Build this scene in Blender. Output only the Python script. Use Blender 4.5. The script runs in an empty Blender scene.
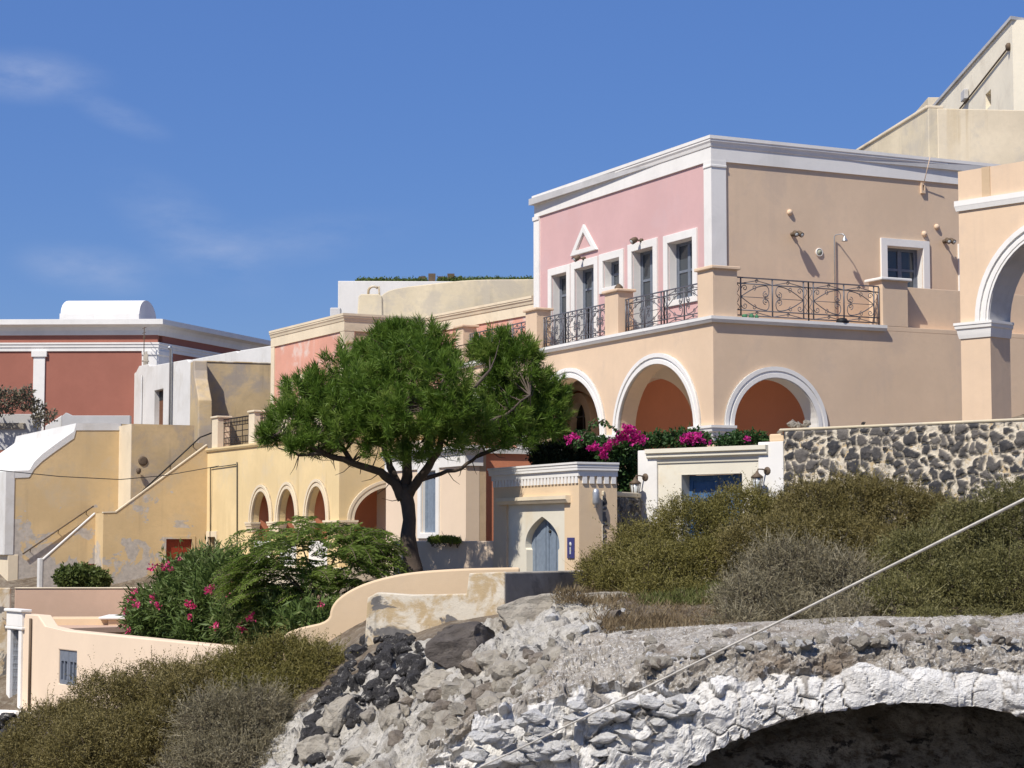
import bpy, bmesh, math, random
import numpy as np
from mathutils import Vector
from mathutils.geometry import tessellate_polygon
R = math.radians
random.seed(7); rng = np.random.default_rng(11)
S = bpy.context.scene; COL = S.collection

# ------------------------------------------------------------------ camera, sky, sun, exposure
FPX = 2000.0; PITCH = math.atan(156/2000)
cam_d = bpy.data.cameras.new('camera'); cam = bpy.data.objects.new('camera', cam_d); COL.objects.link(cam)
cam.rotation_euler = (math.pi/2+PITCH, 0, 0)
cam_d.sensor_width = 36; cam_d.lens = 36*FPX/1024
cam_d.clip_start = .1; cam_d.clip_end = 8000
S.camera = cam
SUN_H = (-.70, -.90); SUN_EL = 51.0
_n = math.hypot(*SUN_H)
SUN = Vector((SUN_H[0]/_n*math.cos(R(SUN_EL)), SUN_H[1]/_n*math.cos(R(SUN_EL)), math.sin(R(SUN_EL))))
sl = bpy.data.lights.new('sun', 'SUN'); so = bpy.data.objects.new('sun', sl); COL.objects.link(so)
sl.energy = 4.2; sl.angle = R(.5); sl.color = (1, .945, .86)
so.rotation_euler = (-SUN).to_track_quat('-Z', 'Y').to_euler()
w = bpy.data.worlds.new('World'); S.world = w; w.use_nodes = True
def build_world():
    nt = w.node_tree; N = nt.nodes; L = nt.links; N.clear()
    out = N.new('ShaderNodeOutputWorld'); bg = N.new('ShaderNodeBackground'); bg.inputs[1].default_value = .105
    sky = N.new('ShaderNodeTexSky'); sky.sky_type = 'NISHITA'; sky.sun_disc = False
    sky.sun_elevation = R(SUN_EL); sky.sun_rotation = math.atan2(SUN.x, SUN.y)
    sky.air_density = 1.0; sky.dust_density = .25; sky.ozone_density = 3.2; sky.altitude = 200
    tc = N.new('ShaderNodeTexCoord'); sp = N.new('ShaderNodeSeparateXYZ'); L.new(tc.outputs['Generated'], sp.inputs[0])
    def m(op, a, b=None):
        n = N.new('ShaderNodeMath'); n.operation = op
        for i, q in enumerate((a, b)):
            if q is None: continue
            if isinstance(q, (int, float)): n.inputs[i].default_value = q
            else: L.new(q, n.inputs[i])
        return n.outputs[0]
    ys = m('MAXIMUM', sp.outputs[1], .05)
    ax = m('DIVIDE', sp.outputs[0], ys); az = m('DIVIDE', sp.outputs[2], ys)
    noi = N.new('ShaderNodeTexNoise'); noi.inputs['Scale'].default_value = 22; noi.inputs['Detail'].default_value = 7
    noi.inputs['Roughness'].default_value = .6
    mp = N.new('ShaderNodeMapping'); mp.inputs['Rotation'].default_value = (0, R(-28), 0); mp.inputs['Scale'].default_value = (1, 1, 2.6)
    L.new(tc.outputs['Generated'], mp.inputs[0]); L.new(mp.outputs[0], noi.inputs[0])
    tot = None
    # wisps: azimuth, height, half length, half thickness, tilt, strength
    for (a, h, la, lb, tilt, st) in ((-.250, .235, .040, .0125, -4, .5), (-.199, .214, .024, .007, -22, .3), (-.163, .155, .045, .017, -34, .28),
                                     (-.212, .136, .035, .012, -8, .38), (-.115, .15, .06, .012, 8, .22), (.5, .3, .1, .02, 10, .4), (-.7, .2, .14, .03, 5, .5)):
        c, s_ = math.cos(R(tilt)), math.sin(R(tilt))
        dx = m('SUBTRACT', ax, a); dz = m('SUBTRACT', az, h)
        p = m('DIVIDE', m('ADD', m('MULTIPLY', dx, c), m('MULTIPLY', dz, s_)), la)
        q = m('DIVIDE', m('SUBTRACT', m('MULTIPLY', dz, c), m('MULTIPLY', dx, s_)), lb)
        r2 = m('ADD', m('MULTIPLY', p, p), m('MULTIPLY', q, q))
        f = m('MAXIMUM', m('SUBTRACT', 1.0, m('MULTIPLY', r2, .5)), 0)
        f = m('MULTIPLY', m('MULTIPLY', f, f), st)
        tot = f if tot is None else m('ADD', tot, f)
    nn = m('MULTIPLY', m('MAXIMUM', m('SUBTRACT', noi.outputs[0], .30), 0), 2.4)
    fac = m('MINIMUM', m('MULTIPLY', tot, nn), .5)
    hs = N.new('ShaderNodeHueSaturation'); hs.inputs['Saturation'].default_value = 1.38; hs.inputs['Hue'].default_value = .508
    L.new(sky.outputs[0], hs.inputs['Color'])
    ev = N.new('ShaderNodeMixRGB'); ev.inputs[0].default_value = .72; L.new(hs.outputs[0], ev.inputs[1]); ev.inputs[2].default_value = (.80, 1.42, 3.55, 1)
    mix = N.new('ShaderNodeMixRGB'); L.new(fac, mix.inputs[0]); L.new(ev.outputs[0], mix.inputs[1])
    mix.inputs[2].default_value = (3.4, 3.9, 5.3, 1)
    L.new(mix.outputs[0], bg.inputs[0]); L.new(bg.outputs[0], out.inputs[0])
build_world()
S.view_settings.view_transform = 'Standard'; S.view_settings.look = 'None'
S.view_settings.exposure = 0.44; S.view_settings.gamma = 1
S.cycles.max_bounces = 6; S.cycles.transparent_max_bounces = 4

# ------------------------------------------------------------------ helpers
CP, SP = math.cos(PITCH), math.sin(PITCH)
def ray(u, v):
    x = (u-512)/FPX; y = (384-v)/FPX
    return Vector((x, CP-SP*y, SP+CP*y))
def at(u, v, Y):                       # the point seen at pixel (u,v) at distance Y
    d = ray(u, v); return d*(Y/d.y)
def gz(u, v, Y): return at(u, v, Y).z

class Frame:                           # a vertical plane: origin, direction, outward normal
    def __init__(s, o, d, n=None):
        s.o = Vector((o[0], o[1], 0)); s.d = Vector((d[0], d[1], 0)).normalized()
        n = Vector((s.d.y, -s.d.x, 0))
        if n.dot(s.o) > 0: n = -n
        s.n = n
    def P(s, t, z, d=0): return s.o+s.d*t+s.n*d+Vector((0, 0, z))
    def tz(s, u, v, d=0):
        r = ray(u, v); o = s.o+s.n*d
        k = o.dot(s.n)/r.dot(s.n); p = r*k-o
        return p.dot(s.d), (r*k).z
    def t(s, u, v=450, d=0): return s.tz(u, v, d)[0]
    def z(s, u, v, d=0): return s.tz(u, v, d)[1]
    def shift(s, t=0, d=0):
        o = s.P(t, 0, d); f = Frame((o.x, o.y), s.d); f.n = s.n.copy(); return f

MATS = {}
class MB:
    def __init__(s): s.v = []; s.f = []; s.sm = []
    def add(s, vs, fs, smooth=False):
        b = len(s.v); s.v += [tuple(q) for q in vs]
        s.f += [tuple(i+b for i in f) for f in fs]; s.sm += [smooth]*len(fs)
        return s
    def box(s, F, t0, t1, z0, z1, d0, d1):
        vs = [F.P(t, z, d) for d in (d0, d1) for z in (z0, z1) for t in (t0, t1)]
        return s.add(vs, [(0, 1, 3, 2), (4, 6, 7, 5), (0, 2, 6, 4), (1, 5, 7, 3), (0, 4, 5, 1), (2, 3, 7, 6)])
    def prism(s, F, poly, d0, d1, holes=()):        # polygon with holes in (t,z), thickness d0..d1
        polys = [poly]+list(holes)
        flat = [p for q in polys for p in q]
        tris = tessellate_polygon([[Vector((p[0], p[1], 0)) for p in q] for q in polys])
        n = len(flat)
        vs = [F.P(p[0], p[1], d1) for p in flat]+[F.P(p[0], p[1], d0) for p in flat]
        fs = [tuple(t) for t in tris]+[tuple(i+n for i in reversed(t)) for t in tris]
        b = 0
        for q in polys:
            k = len(q)
            for i in range(k):
                a, c = b+i, b+(i+1) % k
                fs.append((a, c, c+n, a+n))
            b += k
        return s.add(vs, fs)
    def strip(s, F, outer, inner, d0, d1):          # band between two open polylines in (t,z)
        n = len(outer); vs = []
        for o, i in zip(outer, inner):
            vs += [F.P(o[0], o[1], d0), F.P(o[0], o[1], d1), F.P(i[0], i[1], d1), F.P(i[0], i[1], d0)]
        fs = []
        for k in range(n-1):
            a = 4*k; c = a+4
            for j in range(4): fs.append((a+j, a+(j+1) % 4, c+(j+1) % 4, c+j))
        fs += [(0, 1, 2, 3), (4*n-4, 4*n-1, 4*n-2, 4*n-3)]
        return s.add(vs, fs)
    def tube(s, pts, r, n=6, cap=True):
        pts = [Vector(p) for p in pts]; k = len(pts)
        rs = r if isinstance(r, (list, tuple)) else [r]*k
        t0 = (pts[1]-pts[0]).normalized()
        a = t0.cross(Vector((0, 0, 1)))
        if a.length < .1: a = t0.cross(Vector((1, 0, 0)))
        a.normalize(); vs = []
        for i in range(k):
            t = (pts[min(i+1, k-1)]-pts[max(i-1, 0)])
            t = t.normalized() if t.length > 1e-9 else t0
            a = (a-t*a.dot(t)); a.normalize(); b = t.cross(a)
            for j in range(n):
                q = 2*math.pi*j/n
                vs.append(pts[i]+(a*math.cos(q)+b*math.sin(q))*rs[i])
        fs = [(i*n+j, i*n+(j+1) % n, (i+1)*n+(j+1) % n, (i+1)*n+j) for i in range(k-1) for j in range(n)]
        if cap: fs += [tuple(reversed(range(n))), tuple((k-1)*n+j for j in range(n))]
        return s.add(vs, fs, True)
    def lathe(s, c, prof, n=12, axis=Vector((0, 0, 1))):   # prof: (radius, height along axis)
        axis = Vector(axis).normalized(); a = axis.orthogonal().normalized(); b = axis.cross(a)
        vs = [Vector(c)+axis*h+(a*math.cos(2*math.pi*j/n)+b*math.sin(2*math.pi*j/n))*r for r, h in prof for j in range(n)]
        k = len(prof)
        fs = [(i*n+j, i*n+(j+1) % n, (i+1)*n+(j+1) % n, (i+1)*n+j) for i in range(k-1) for j in range(n)]
        fs += [tuple(reversed(range(n))), tuple((k-1)*n+j for j in range(n))]
        return s.add(vs, fs, True)
    def sweep(s, path, prof, ns=None, closed=False):       # moulding: XY path, closed profile of (outward d, z)
        k = len(path); path = [Vector((p[0], p[1], 0)) for p in path]; segn = []
        for i in range(k-1):
            d = (path[i+1]-path[i]).normalized(); n = Vector((d.y, -d.x, 0))
            if ns is not None:
                if n.dot(ns[i]) < 0: n = -n
            segn.append(n)
        m = len(prof); vs = []
        for i in range(k):
            if i == 0: n = segn[0]
            elif i == k-1: n = segn[-1]
            else:
                n = segn[i-1]+segn[i]; n = n/(1+segn[i-1].dot(segn[i]))
            for d, z in prof: vs.append(path[i]+n*d+Vector((0, 0, z)))
        fs = [(i*m+j, i*m+(j+1) % m, (i+1)*m+(j+1) % m, (i+1)*m+j) for i in range(k-1) for j in range(m)]
        fs += [tuple(range(m)), tuple((k-1)*m+j for j in reversed(range(m)))]
        return s.add(vs, fs)
    def build(s, name, mat, parent=None, bevel=0, recalc=True):
        me = bpy.data.meshes.new(name)
        off = root_loc(parent)
        me.from_pydata([(a-off.x, b-off.y, c-off.z) for a, b, c in s.v], [], s.f)
        if recalc:
            bm = bmesh.new(); bm.from_mesh(me); bmesh.ops.recalc_face_normals(bm, faces=bm.faces); bm.to_mesh(me); bm.free()
        me.polygons.foreach_set('use_smooth', s.sm[:len(me.polygons)])
        me.materials.append(mat)
        o = bpy.data.objects.new(name, me); COL.objects.link(o)
        if parent is not None: o.parent = parent
        if bevel:
            b = o.modifiers.new('bevel', 'BEVEL'); b.width = bevel; b.segments = 2; b.limit_method = 'ANGLE'; b.angle_limit = R(40)
        return o
def root_loc(o):
    v = Vector((0, 0, 0))
    while o is not None: v = v+o.location; o = o.parent
    return v
def tag(o, label, cat, group=None, kind=None):
    if label: o['label'] = label
    if cat: o['category'] = cat
    if group: o['group'] = group
    if kind: o['kind'] = kind
    return o
def thing(name, label, cat, loc=(0, 0, 0), group=None):
    o = bpy.data.objects.new(name, None); COL.objects.link(o); o.location = loc; o.empty_display_size = .3
    return tag(o, label, cat, group)
def structure(o): o['kind'] = 'structure'; return o
def arc(tc, zs, rx, rz, a0=0, a1=180, n=28):
    return [(tc+rx*math.cos(R(a0+(a1-a0)*i/n)), zs+rz*math.sin(R(a0+(a1-a0)*i/n))) for i in range(n+1)]
def arch_hole(tc, zb, zs, rx, rz, n=28): return [(tc+rx, zb)]+arc(tc, zs, rx, rz, n=n)+[(tc-rx, zb)]
def rect(t0, t1, z0, z1): return [(t0, z0), (t1, z0), (t1, z1), (t0, z1)]

def fast_mesh(name, V, loops_per_face, mat, parent=None, attrs=None, smooth=False, faces=None):
    """V (N,3) float array; faces index array (M,k)."""
    me = bpy.data.meshes.new(name); off = root_loc(parent)
    V = np.asarray(V, np.float32)-np.array(off, np.float32)
    me.vertices.add(len(V)); me.vertices.foreach_set('co', V.ravel())
    F = np.asarray(faces, np.int32); M, k = F.shape
    me.loops.add(M*k); me.loops.foreach_set('vertex_index', F.ravel())
    me.polygons.add(M); me.polygons.foreach_set('loop_start', np.arange(0, M*k, k, dtype=np.int32))
    me.polygons.foreach_set('loop_total', np.full(M, k, np.int32))
    me.polygons.foreach_set('use_smooth', np.full(M, smooth, bool))
    me.update(calc_edges=True)
    for nme, arr in (attrs or {}).items():
        a = me.attributes.new(nme, 'FLOAT', 'POINT'); a.data.foreach_set('value', np.asarray(arr, np.float32))
    me.materials.append(mat)
    o = bpy.data.objects.new(name, me); COL.objects.link(o)
    if parent is not None: o.parent = parent
    return o
def grid_faces(nr, nc):
    i = np.arange(nr-1)[:, None]*nc+np.arange(nc-1)[None, :]
    i = i.ravel(); return np.stack([i, i+1, i+nc+1, i+nc], 1)
def unit(a): return a/np.maximum(np.linalg.norm(a, axis=-1, keepdims=True), 1e-9)
def leaf_geo(p, d, Ln, W, rnd=None, up=None):
    """diamond leaves: p base, d direction, lengths, widths"""
    n = len(p); d = unit(d)
    s = unit(np.cross(d, rng.normal(size=(n, 3)) if up is None else up+.25*rng.normal(size=(n, 3))))
    Ln = np.broadcast_to(Ln, n)[:, None]; W = np.broadcast_to(W, n)[:, None]
    V = np.stack([p, p+d*Ln*.45+s*W*.5, p+d*Ln, p+d*Ln*.45-s*W*.5], 1).reshape(-1, 3)
    F = np.arange(4*n).reshape(-1, 4)
    r = rng.random(n) if rnd is None else rnd
    return V, F, np.repeat(r, 4)
def leaf_mesh(name, parts, mat, parent=None):
    Vs, Fs, As = [], [], []; b = 0
    for V, F, A in parts: Vs.append(V); Fs.append(F+b); As.append(A); b += len(V)
    return fast_mesh(name, np.concatenate(Vs), 4, mat, parent, {'rnd': np.concatenate(As)}, faces=np.concatenate(Fs))
# ---- noise in numpy (for real relief)
def _h(ix, iy, iz, k):
    n = (ix*374761393+iy*668265263+iz*2147483647+k*1274126177) & 0xffffffff
    n = ((n ^ (n >> 13))*1274126177) & 0xffffffff
    n = ((n ^ (n >> 16))*2246822519) & 0xffffffff
    return (n ^ (n >> 15))/4294967296.0
def vnoise(p, seed=0):
    i = np.floor(p).astype(np.int64); f = p-i; f = f*f*(3-2*f); r = 0
    for dx in (0, 1):
        for dy in (0, 1):
            for dz in (0, 1):
                wgt = (f[:, 0] if dx else 1-f[:, 0])*(f[:, 1] if dy else 1-f[:, 1])*(f[:, 2] if dz else 1-f[:, 2])
                r = r+wgt*_h(i[:, 0]+dx, i[:, 1]+dy, i[:, 2]+dz, seed)
    return r*2-1
def fbm(p, oct=4, seed=0):
    r = 0; a = 1; t = 0
    for o in range(oct): r = r+a*vnoise(p*2**o, seed+o); t += a; a *= .5
    return r/t
def worley(p, seed=0):
    i = np.floor(p).astype(np.int64); n = len(p)
    f1 = np.full(n, 9.); f2 = np.full(n, 9.); idr = np.zeros(n)
    for dx in (-1, 0, 1):
        for dy in (-1, 0, 1):
            for dz in (-1, 0, 1):
                c = i+np.array((dx, dy, dz))
                q = np.stack([c[:, k]+.15+.7*_h(c[:, 0], c[:, 1], c[:, 2], seed+k) for k in range(3)], 1)
                d = np.linalg.norm(p-q, axis=1); r = _h(c[:, 0], c[:, 1], c[:, 2], seed+9)
                m = d < f1
                f2 = np.where(m, f1, np.minimum(f2, d)); idr = np.where(m, r, idr); f1 = np.where(m, d, f1)
    return f1, f2, idr
def facets(p, seed=0):
    """broken stones: cell height plus a random tilt of each cell's face"""
    i = np.floor(p).astype(np.int64); n = len(p)
    f1 = np.full(n, 9.); f2 = np.full(n, 9.); idr = np.zeros(n); til = np.zeros(n)
    for dx in (-1, 0, 1):
        for dy in (-1, 0, 1):
            for dz in (-1, 0, 1):
                c = i+np.array((dx, dy, dz)); H = lambda k: _h(c[:, 0], c[:, 1], c[:, 2], seed+k)
                q = np.stack([c[:, k]+.1+.8*H(k) for k in range(3)], 1); o = p-q
                d = np.linalg.norm(o, axis=1); m = d < f1
                tl = o[:, 0]*(H(11)-.5)+o[:, 1]*(H(12)-.5)+o[:, 2]*(H(13)-.5)
                f2 = np.where(m, f1, np.minimum(f2, d)); idr = np.where(m, H(9), idr); til = np.where(m, tl, til); f1 = np.where(m, d, f1)
    return f1, f2, idr, til
def sstep(a, b, x): t = np.clip((x-a)/(b-a), 0, 1); return t*t*(3-2*t)

# ------------------------------------------------------------------ materials
class NT:
    def __init__(s, name):
        s.m = bpy.data.materials.new(name); s.m.use_nodes = True; s.t = s.m.node_tree
        s.N = s.t.nodes; s.L = s.t.links; s.b = s.N['Principled BSDF']
        s.b.inputs['Specular IOR Level'].default_value = .25
    def n(s, t, **k):
        x = s.N.new(t)
        for a, b in k.items(): setattr(x, a, b)
        return x
    def lk(s, a, b): s.L.new(a, b)
    def noise(s, scale, detail=5, rough=.6, vec=None, stretch=None, dist=0):
        n = s.n('ShaderNodeTexNoise'); n.inputs['Scale'].default_value = scale; n.inputs['Detail'].default_value = detail
        n.inputs['Roughness'].default_value = rough; n.inputs['Distortion'].default_value = dist
        if vec is None: vec = s.coord()
        if stretch:
            mp = s.n('ShaderNodeMapping'); mp.inputs['Scale'].default_value = stretch; s.lk(vec, mp.inputs[0]); vec = mp.outputs[0]
        s.lk(vec, n.inputs['Vector']); return n.outputs[0]
    def coord(s):
        if not hasattr(s, 'c'): s.c = s.n('ShaderNodeTexCoord').outputs['Object']
        return s.c
    def ramp(s, f, a, b, ca=0, cb=1):
        r = s.n('ShaderNodeMapRange'); r.interpolation_type = 'SMOOTHSTEP'
        for i, q in enumerate((a, b, ca, cb)): r.inputs[i+1].default_value = q
        s.lk(f, r.inputs[0]); return r.outputs[0]
    def mix(s, f, a, b, mode='MIX'):
        x = s.n('ShaderNodeMixRGB', blend_type=mode)
        for i, q in enumerate((f, a, b)):
            if isinstance(q, (int, float)): x.inputs[i].default_value = q if i == 0 else (q, q, q, 1)
            elif isinstance(q, tuple): x.inputs[i].default_value = (*q[:3], 1)
            else: s.lk(q, x.inputs[i])
        return x.outputs[0]
    def math(s, op, a, b=0.):
        x = s.n('ShaderNodeMath', operation=op)
        for i, q in enumerate((a, b)):
            if isinstance(q, (int, float)): x.inputs[i].default_value = q
            else: s.lk(q, x.inputs[i])
        return x.outputs[0]
    def z(s):
        x = s.n('ShaderNodeSeparateXYZ'); s.lk(s.n('ShaderNodeNewGeometry').outputs['Position'], x.inputs[0]); return x.outputs[2]
    def bump(s, h, st=.3, dist=.02):
        b = s.n('ShaderNodeBump'); b.inputs['Strength'].default_value = st; b.inputs['Distance'].default_value = dist
        s.lk(h, b.inputs['Height']); s.lk(b.outputs[0], s.b.inputs['Normal'])
    def col(s, c):
        if isinstance(c, tuple): s.b.inputs['Base Color'].default_value = (*c[:3], 1)
        else: s.lk(c, s.b.inputs['Base Color'])
    def done(s, rough=.85): s.b.inputs['Roughness'].default_value = rough; return s.m
def sc(c, k): return tuple(q*k for q in c)
def plaster(name, base, var=.12, stain=None, st=.5, streak=0, streakc=(.25, .2, .14), bump=.25, grain=30, patch=None, patch_thr=.6, patch_z=None, rough=.9, st_scale=.7, st_thr=(.5, .68)):
    t = NT(name)
    big = t.noise(.55, 4, .6); fine = t.noise(6, 6, .65)
    c = t.mix(t.ramp(big, .3, .7), sc(base, 1-var), sc(base, 1+var*.6))
    c = t.mix(t.math('MULTIPLY', t.ramp(fine, .4, .75), .35), c, sc(base, 1-var*1.4))
    if stain:
        n = t.noise(st_scale, 7, .68, dist=.4)
        c = t.mix(t.math('MULTIPLY', t.ramp(n, *st_thr), st), c, stain)
    if streak:
        n = t.noise(1.0, 5, .6, stretch=(2.6, 2.6, .12)); n2 = t.noise(.4, 3, .5)
        f = t.math('MULTIPLY', t.math('MULTIPLY', t.ramp(n, .52, .70), t.ramp(n2, .35, .6)), streak)
        c = t.mix(f, c, streakc)
    if patch:
        n = t.noise(.75, 6, .6, dist=.6); f = n
        if patch_z: f = t.math('ADD', n, t.ramp(t.z(), patch_z[0], patch_z[1], patch_z[2], 0))
        f = t.ramp(f, patch_thr, patch_thr+.025); c = t.mix(f, c, t.mix(t.ramp(fine, .3, .7), sc(patch, .85), sc(patch, 1.15)))
    t.col(c); g = t.noise(grain, 5, .7); t.bump(t.math('ADD', t.math('MULTIPLY', g, .5), t.math('MULTIPLY', fine, .8)), bump, .02)
    return t.done(rough)
def simple(name, c, rough=.5, metal=0, var=.1):
    t = NT(name); n = t.noise(9, 4); t.col(t.mix(t.ramp(n, .3, .7), sc(c, 1-var), sc(c, 1+var))); t.b.inputs['Metallic'].default_value = metal
    return t.done(rough)
def foliage(name, c1, c2, c3, trans=.25, clump=.9):
    t = NT(name); a = t.n('ShaderNodeAttribute', attribute_name='rnd').outputs['Fac']
    n = t.noise(clump, 3)
    f = t.math('ADD', t.math('MULTIPLY', a, .6), t.math('MULTIPLY', t.ramp(n, .3, .7), .4))
    c = t.mix(t.ramp(f, .1, .55), c1, c2); c = t.mix(t.ramp(f, .6, .95), c, c3); t.col(c)
    t.b.inputs['Roughness'].default_value = .55
    tr = t.n('ShaderNodeBsdfTranslucent'); t.lk(c, tr.inputs[0])
    mx = t.n('ShaderNodeMixShader'); mx.inputs[0].default_value = trans
    t.lk(t.b.outputs[0], mx.inputs[1]); t.lk(tr.outputs[0], mx.inputs[2]); t.lk(mx.outputs[0], t.N['Material Output'].inputs[0])
    return t.m
M = {}
M['white'] = plaster('white_paint', (.76, .735, .69), .05, stain=(.60, .58, .54), st=.35, streak=.2, streakc=(.52, .50, .46), bump=.15)
M['white_old'] = plaster('old_limewash', (.66, .645, .61), .07, stain=(.52, .49, .43), st=.5, streak=.35, streakc=(.4, .37, .32), bump=.4)
M['beige'] = plaster('beige_plaster', (.68, .508, .352), .06, bump=.25, stain=(.57, .44, .33), st=.5, streak=.28, streakc=(.52, .40, .30))
M['beige_wall2'] = M['beige']
M['pink'] = plaster('pink_plaster', (.605, .385, .368), .05, bump=.2, stain=(.57, .40, .40), st=.4, streak=.2, streakc=(.55, .36, .34))
M['terracotta'] = plaster('terracotta_plaster', (.60, .235, .13), .06, bump=.2)
M['vault_in'] = plaster('vault_plaster', (.74, .63, .50), .05)
M['yellow'] = plaster('pale_yellow_plaster', (.72, .555, .30), .08, stain=(.62, .51, .34), st=.5, streak=.55, streakc=(.50, .35, .17), bump=.3)
M['ochre'] = plaster('ochre_plaster', (.63, .46, .245), .10, stain=(.54, .43, .28), st=.7, streak=.35, streakc=(.40, .29, .17), patch=(.46, .41, .35), patch_thr=.66, patch_z=(-2.2, 2.0, .30), bump=.45)
M['ochre_grey'] = plaster('stained_ochre_plaster', (.56, .42, .235), .16, st_thr=(.42, .6), stain=(.36, .31, .26), st=.9, streak=.5, streakc=(.22, .18, .13), bump=.5, st_scale=.45)
M['worn_pink'] = plaster('worn_pink_plaster', (.66, .33, .24), .10, stain=(.70, .58, .50), st=.85, streak=.5, streakc=(.70, .60, .52), bump=.35, st_scale=.9)
M['cream'] = plaster('cream_stone', (.72, .61, .44), .08, stain=(.45, .37, .26), st=.35, bump=.3)
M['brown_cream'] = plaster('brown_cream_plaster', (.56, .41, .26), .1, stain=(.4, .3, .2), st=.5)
M['beige_old'] = plaster('old_beige_plaster', (.62, .53, .37), .12, st_thr=(.45, .62), stain=(.46, .41, .33), st=.7, streak=.45, streakc=(.36, .31, .23), bump=.5)
M['beige_fort'] = plaster('fort_plaster', (.68, .58, .42), .10, stain=(.50, .45, .37), st=.6, streak=.5, streakc=(.42, .30, .14), bump=.5)
M['fort_sunlit'] = plaster('sunlit_fort_plaster', (.86, .78, .61), .06, stain=(.66, .58, .45), st=.5, bump=.12, grain=12)  # fort plaster made paler for the side wall: sunlight painted into its colour
M['redhouse'] = plaster('brick_red_plaster', (.33, .130, .092), .07, bump=.25, streak=.2, streakc=(.34, .14, .1))
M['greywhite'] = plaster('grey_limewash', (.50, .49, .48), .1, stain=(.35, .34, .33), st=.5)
M['peach'] = plaster('peach_plaster', (.69, .52, .335), .06, stain=(.62, .49, .36), st=.4, bump=.25)
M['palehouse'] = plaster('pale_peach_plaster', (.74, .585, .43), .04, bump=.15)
M['marble'] = plaster('pale_marble', (.70, .65, .53), .06, stain=(.62, .50, .32), st=.45, rough=.5, bump=.06)
M['weathered'] = plaster('weathered_limewash', (.66, .59, .47), .1, stain=(.46, .34, .19), st=.95, st_scale=1.6, st_thr=(.44, .58), streak=.6, streakc=(.17, .155, .13), patch=(.15, .14, .13), patch_thr=.60, patch_z=(-3.0, -1.2, .12), bump=.9)
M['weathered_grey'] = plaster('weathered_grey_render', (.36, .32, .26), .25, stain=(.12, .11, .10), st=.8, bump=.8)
M['pinkbrown'] = plaster('dusty_pink_plaster', (.52, .36, .26), .07, stain=(.46, .32, .24), st=.4)
M['bluegrey'] = simple('blue_grey_paint', (.16, .18, .215), .45)
M['lightblue'] = simple('pale_blue_paint', (.185, .225, .275), .5)
M['darkblue'] = simple('blue_paint', (.06, .14, .28), .4)
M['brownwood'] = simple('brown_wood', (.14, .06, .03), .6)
M['reddoor'] = simple('red_brown_paint', (.24, .035, .015), .5)
M['iron'] = simple('wrought_iron', (.12, .12, .135), .45, .2)
M['darkiron'] = simple('dark_iron', (.03, .028, .026), .55, .3)
M['rust'] = simple('rusty_iron', (.13, .095, .065), .7, .3)
M['steel'] = simple('grey_metal', (.42, .43, .44), .4, .6)
M['lampglass'] = simple('clouded_glass', (.45, .47, .46), .15)
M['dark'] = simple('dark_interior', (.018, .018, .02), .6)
M['curtain'] = simple('curtain', (.55, .56, .58), .8)
M['plaque'] = simple('plaque_blue', (.05, .05, .16), .3)
M['cable'] = simple('rope', (.62, .58, .50), .8)
M['wire'] = simple('black_wire', (.03, .03, .03), .6)
M['bark'] = plaster('pine_bark', (.095, .072, .056), .35, stain=(.17, .145, .12), st=.6, bump=1.0, grain=14)
M['twig'] = simple('twig_bark', (.13, .10, .075), .9)
gl = NT('window_glass'); gl.col((.05, .06, .07)); gl.b.inputs['Specular IOR Level'].default_value = .6
M['glass'] = gl.done(.08)
M['pine'] = foliage('pine_needles', (.060, .115, .012), (.125, .205, .028), (.24, .31, .065), .38, 1.5)
M['oleander'] = foliage('oleander_leaves', (.065, .10, .022), (.105, .155, .038), (.21, .23, .095), .25)
M['fern'] = foliage('feathery_leaves', (.11, .165, .03), (.17, .235, .045), (.26, .31, .08), .45)
M['olive'] = foliage('olive_scrub', (.115, .103, .025), (.175, .152, .040), (.235, .20, .07), .2, .8)
M['scrub_green'] = foliage('green_scrub', (.095, .090, .030), (.152, .140, .048), (.225, .20, .085), .2, .8)
M['dry'] = foliage('dry_scrub', (.13, .11, .06), (.22, .19, .115), (.32, .28, .19), .15, .8)
M['brown_scrub'] = foliage('brown_scrub', (.118, .098, .030), (.175, .142, .048), (.235, .195, .08), .2, .8)
M['grass'] = foliage('dry_grass', (.13, .09, .05), (.22, .16, .085), (.32, .26, .15), .25, .6)
M['greengrass'] = foliage('green_grass', (.085, .10, .025), (.135, .145, .04), (.20, .20, .08), .25, .6)
M['boug'] = foliage('bougainvillea_leaves', (.025, .06, .016), (.05, .105, .028), (.10, .16, .05), .25)
M['hedge'] = foliage('dark_hedge', (.012, .022, .010), (.02, .035, .014), (.035, .055, .02), .1)
M['shrub'] = foliage('garden_shrub', (.06, .09, .022), (.11, .14, .035), (.18, .20, .06), .25)
M['yellowgreen'] = foliage('sedum', (.12, .17, .03), (.22, .28, .05), (.32, .36, .09), .25)
M['greyshrub'] = foliage('grey_brown_shrub', (.10, .09, .06), (.17, .15, .10), (.26, .23, .17), .15)
M['magenta'] = foliage('magenta_bracts', (.48, .02, .20), (.62, .03, .28), (.75, .10, .42), .35)
M['pinkflower'] = foliage('pink_petals', (.55, .03, .13), (.68, .06, .20), (.80, .22, .36), .3)
# ------------------------------------------------------------------ frames of the terraced town
D1 = (-.436, .9); D2 = (.9, .436)
c0 = at(713, 316, 52)
F1 = Frame((c0.x, c0.y), D1); F2 = Frame((c0.x, c0.y), D2)          # lower storey of the villa
c1 = at(711.5, 136, 54)
U1 = Frame((c1.x, c1.y), D1); U2 = Frame((c1.x, c1.y), D2)          # upper storey
ZL = c0.z; ZTOP = c1.z
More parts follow.
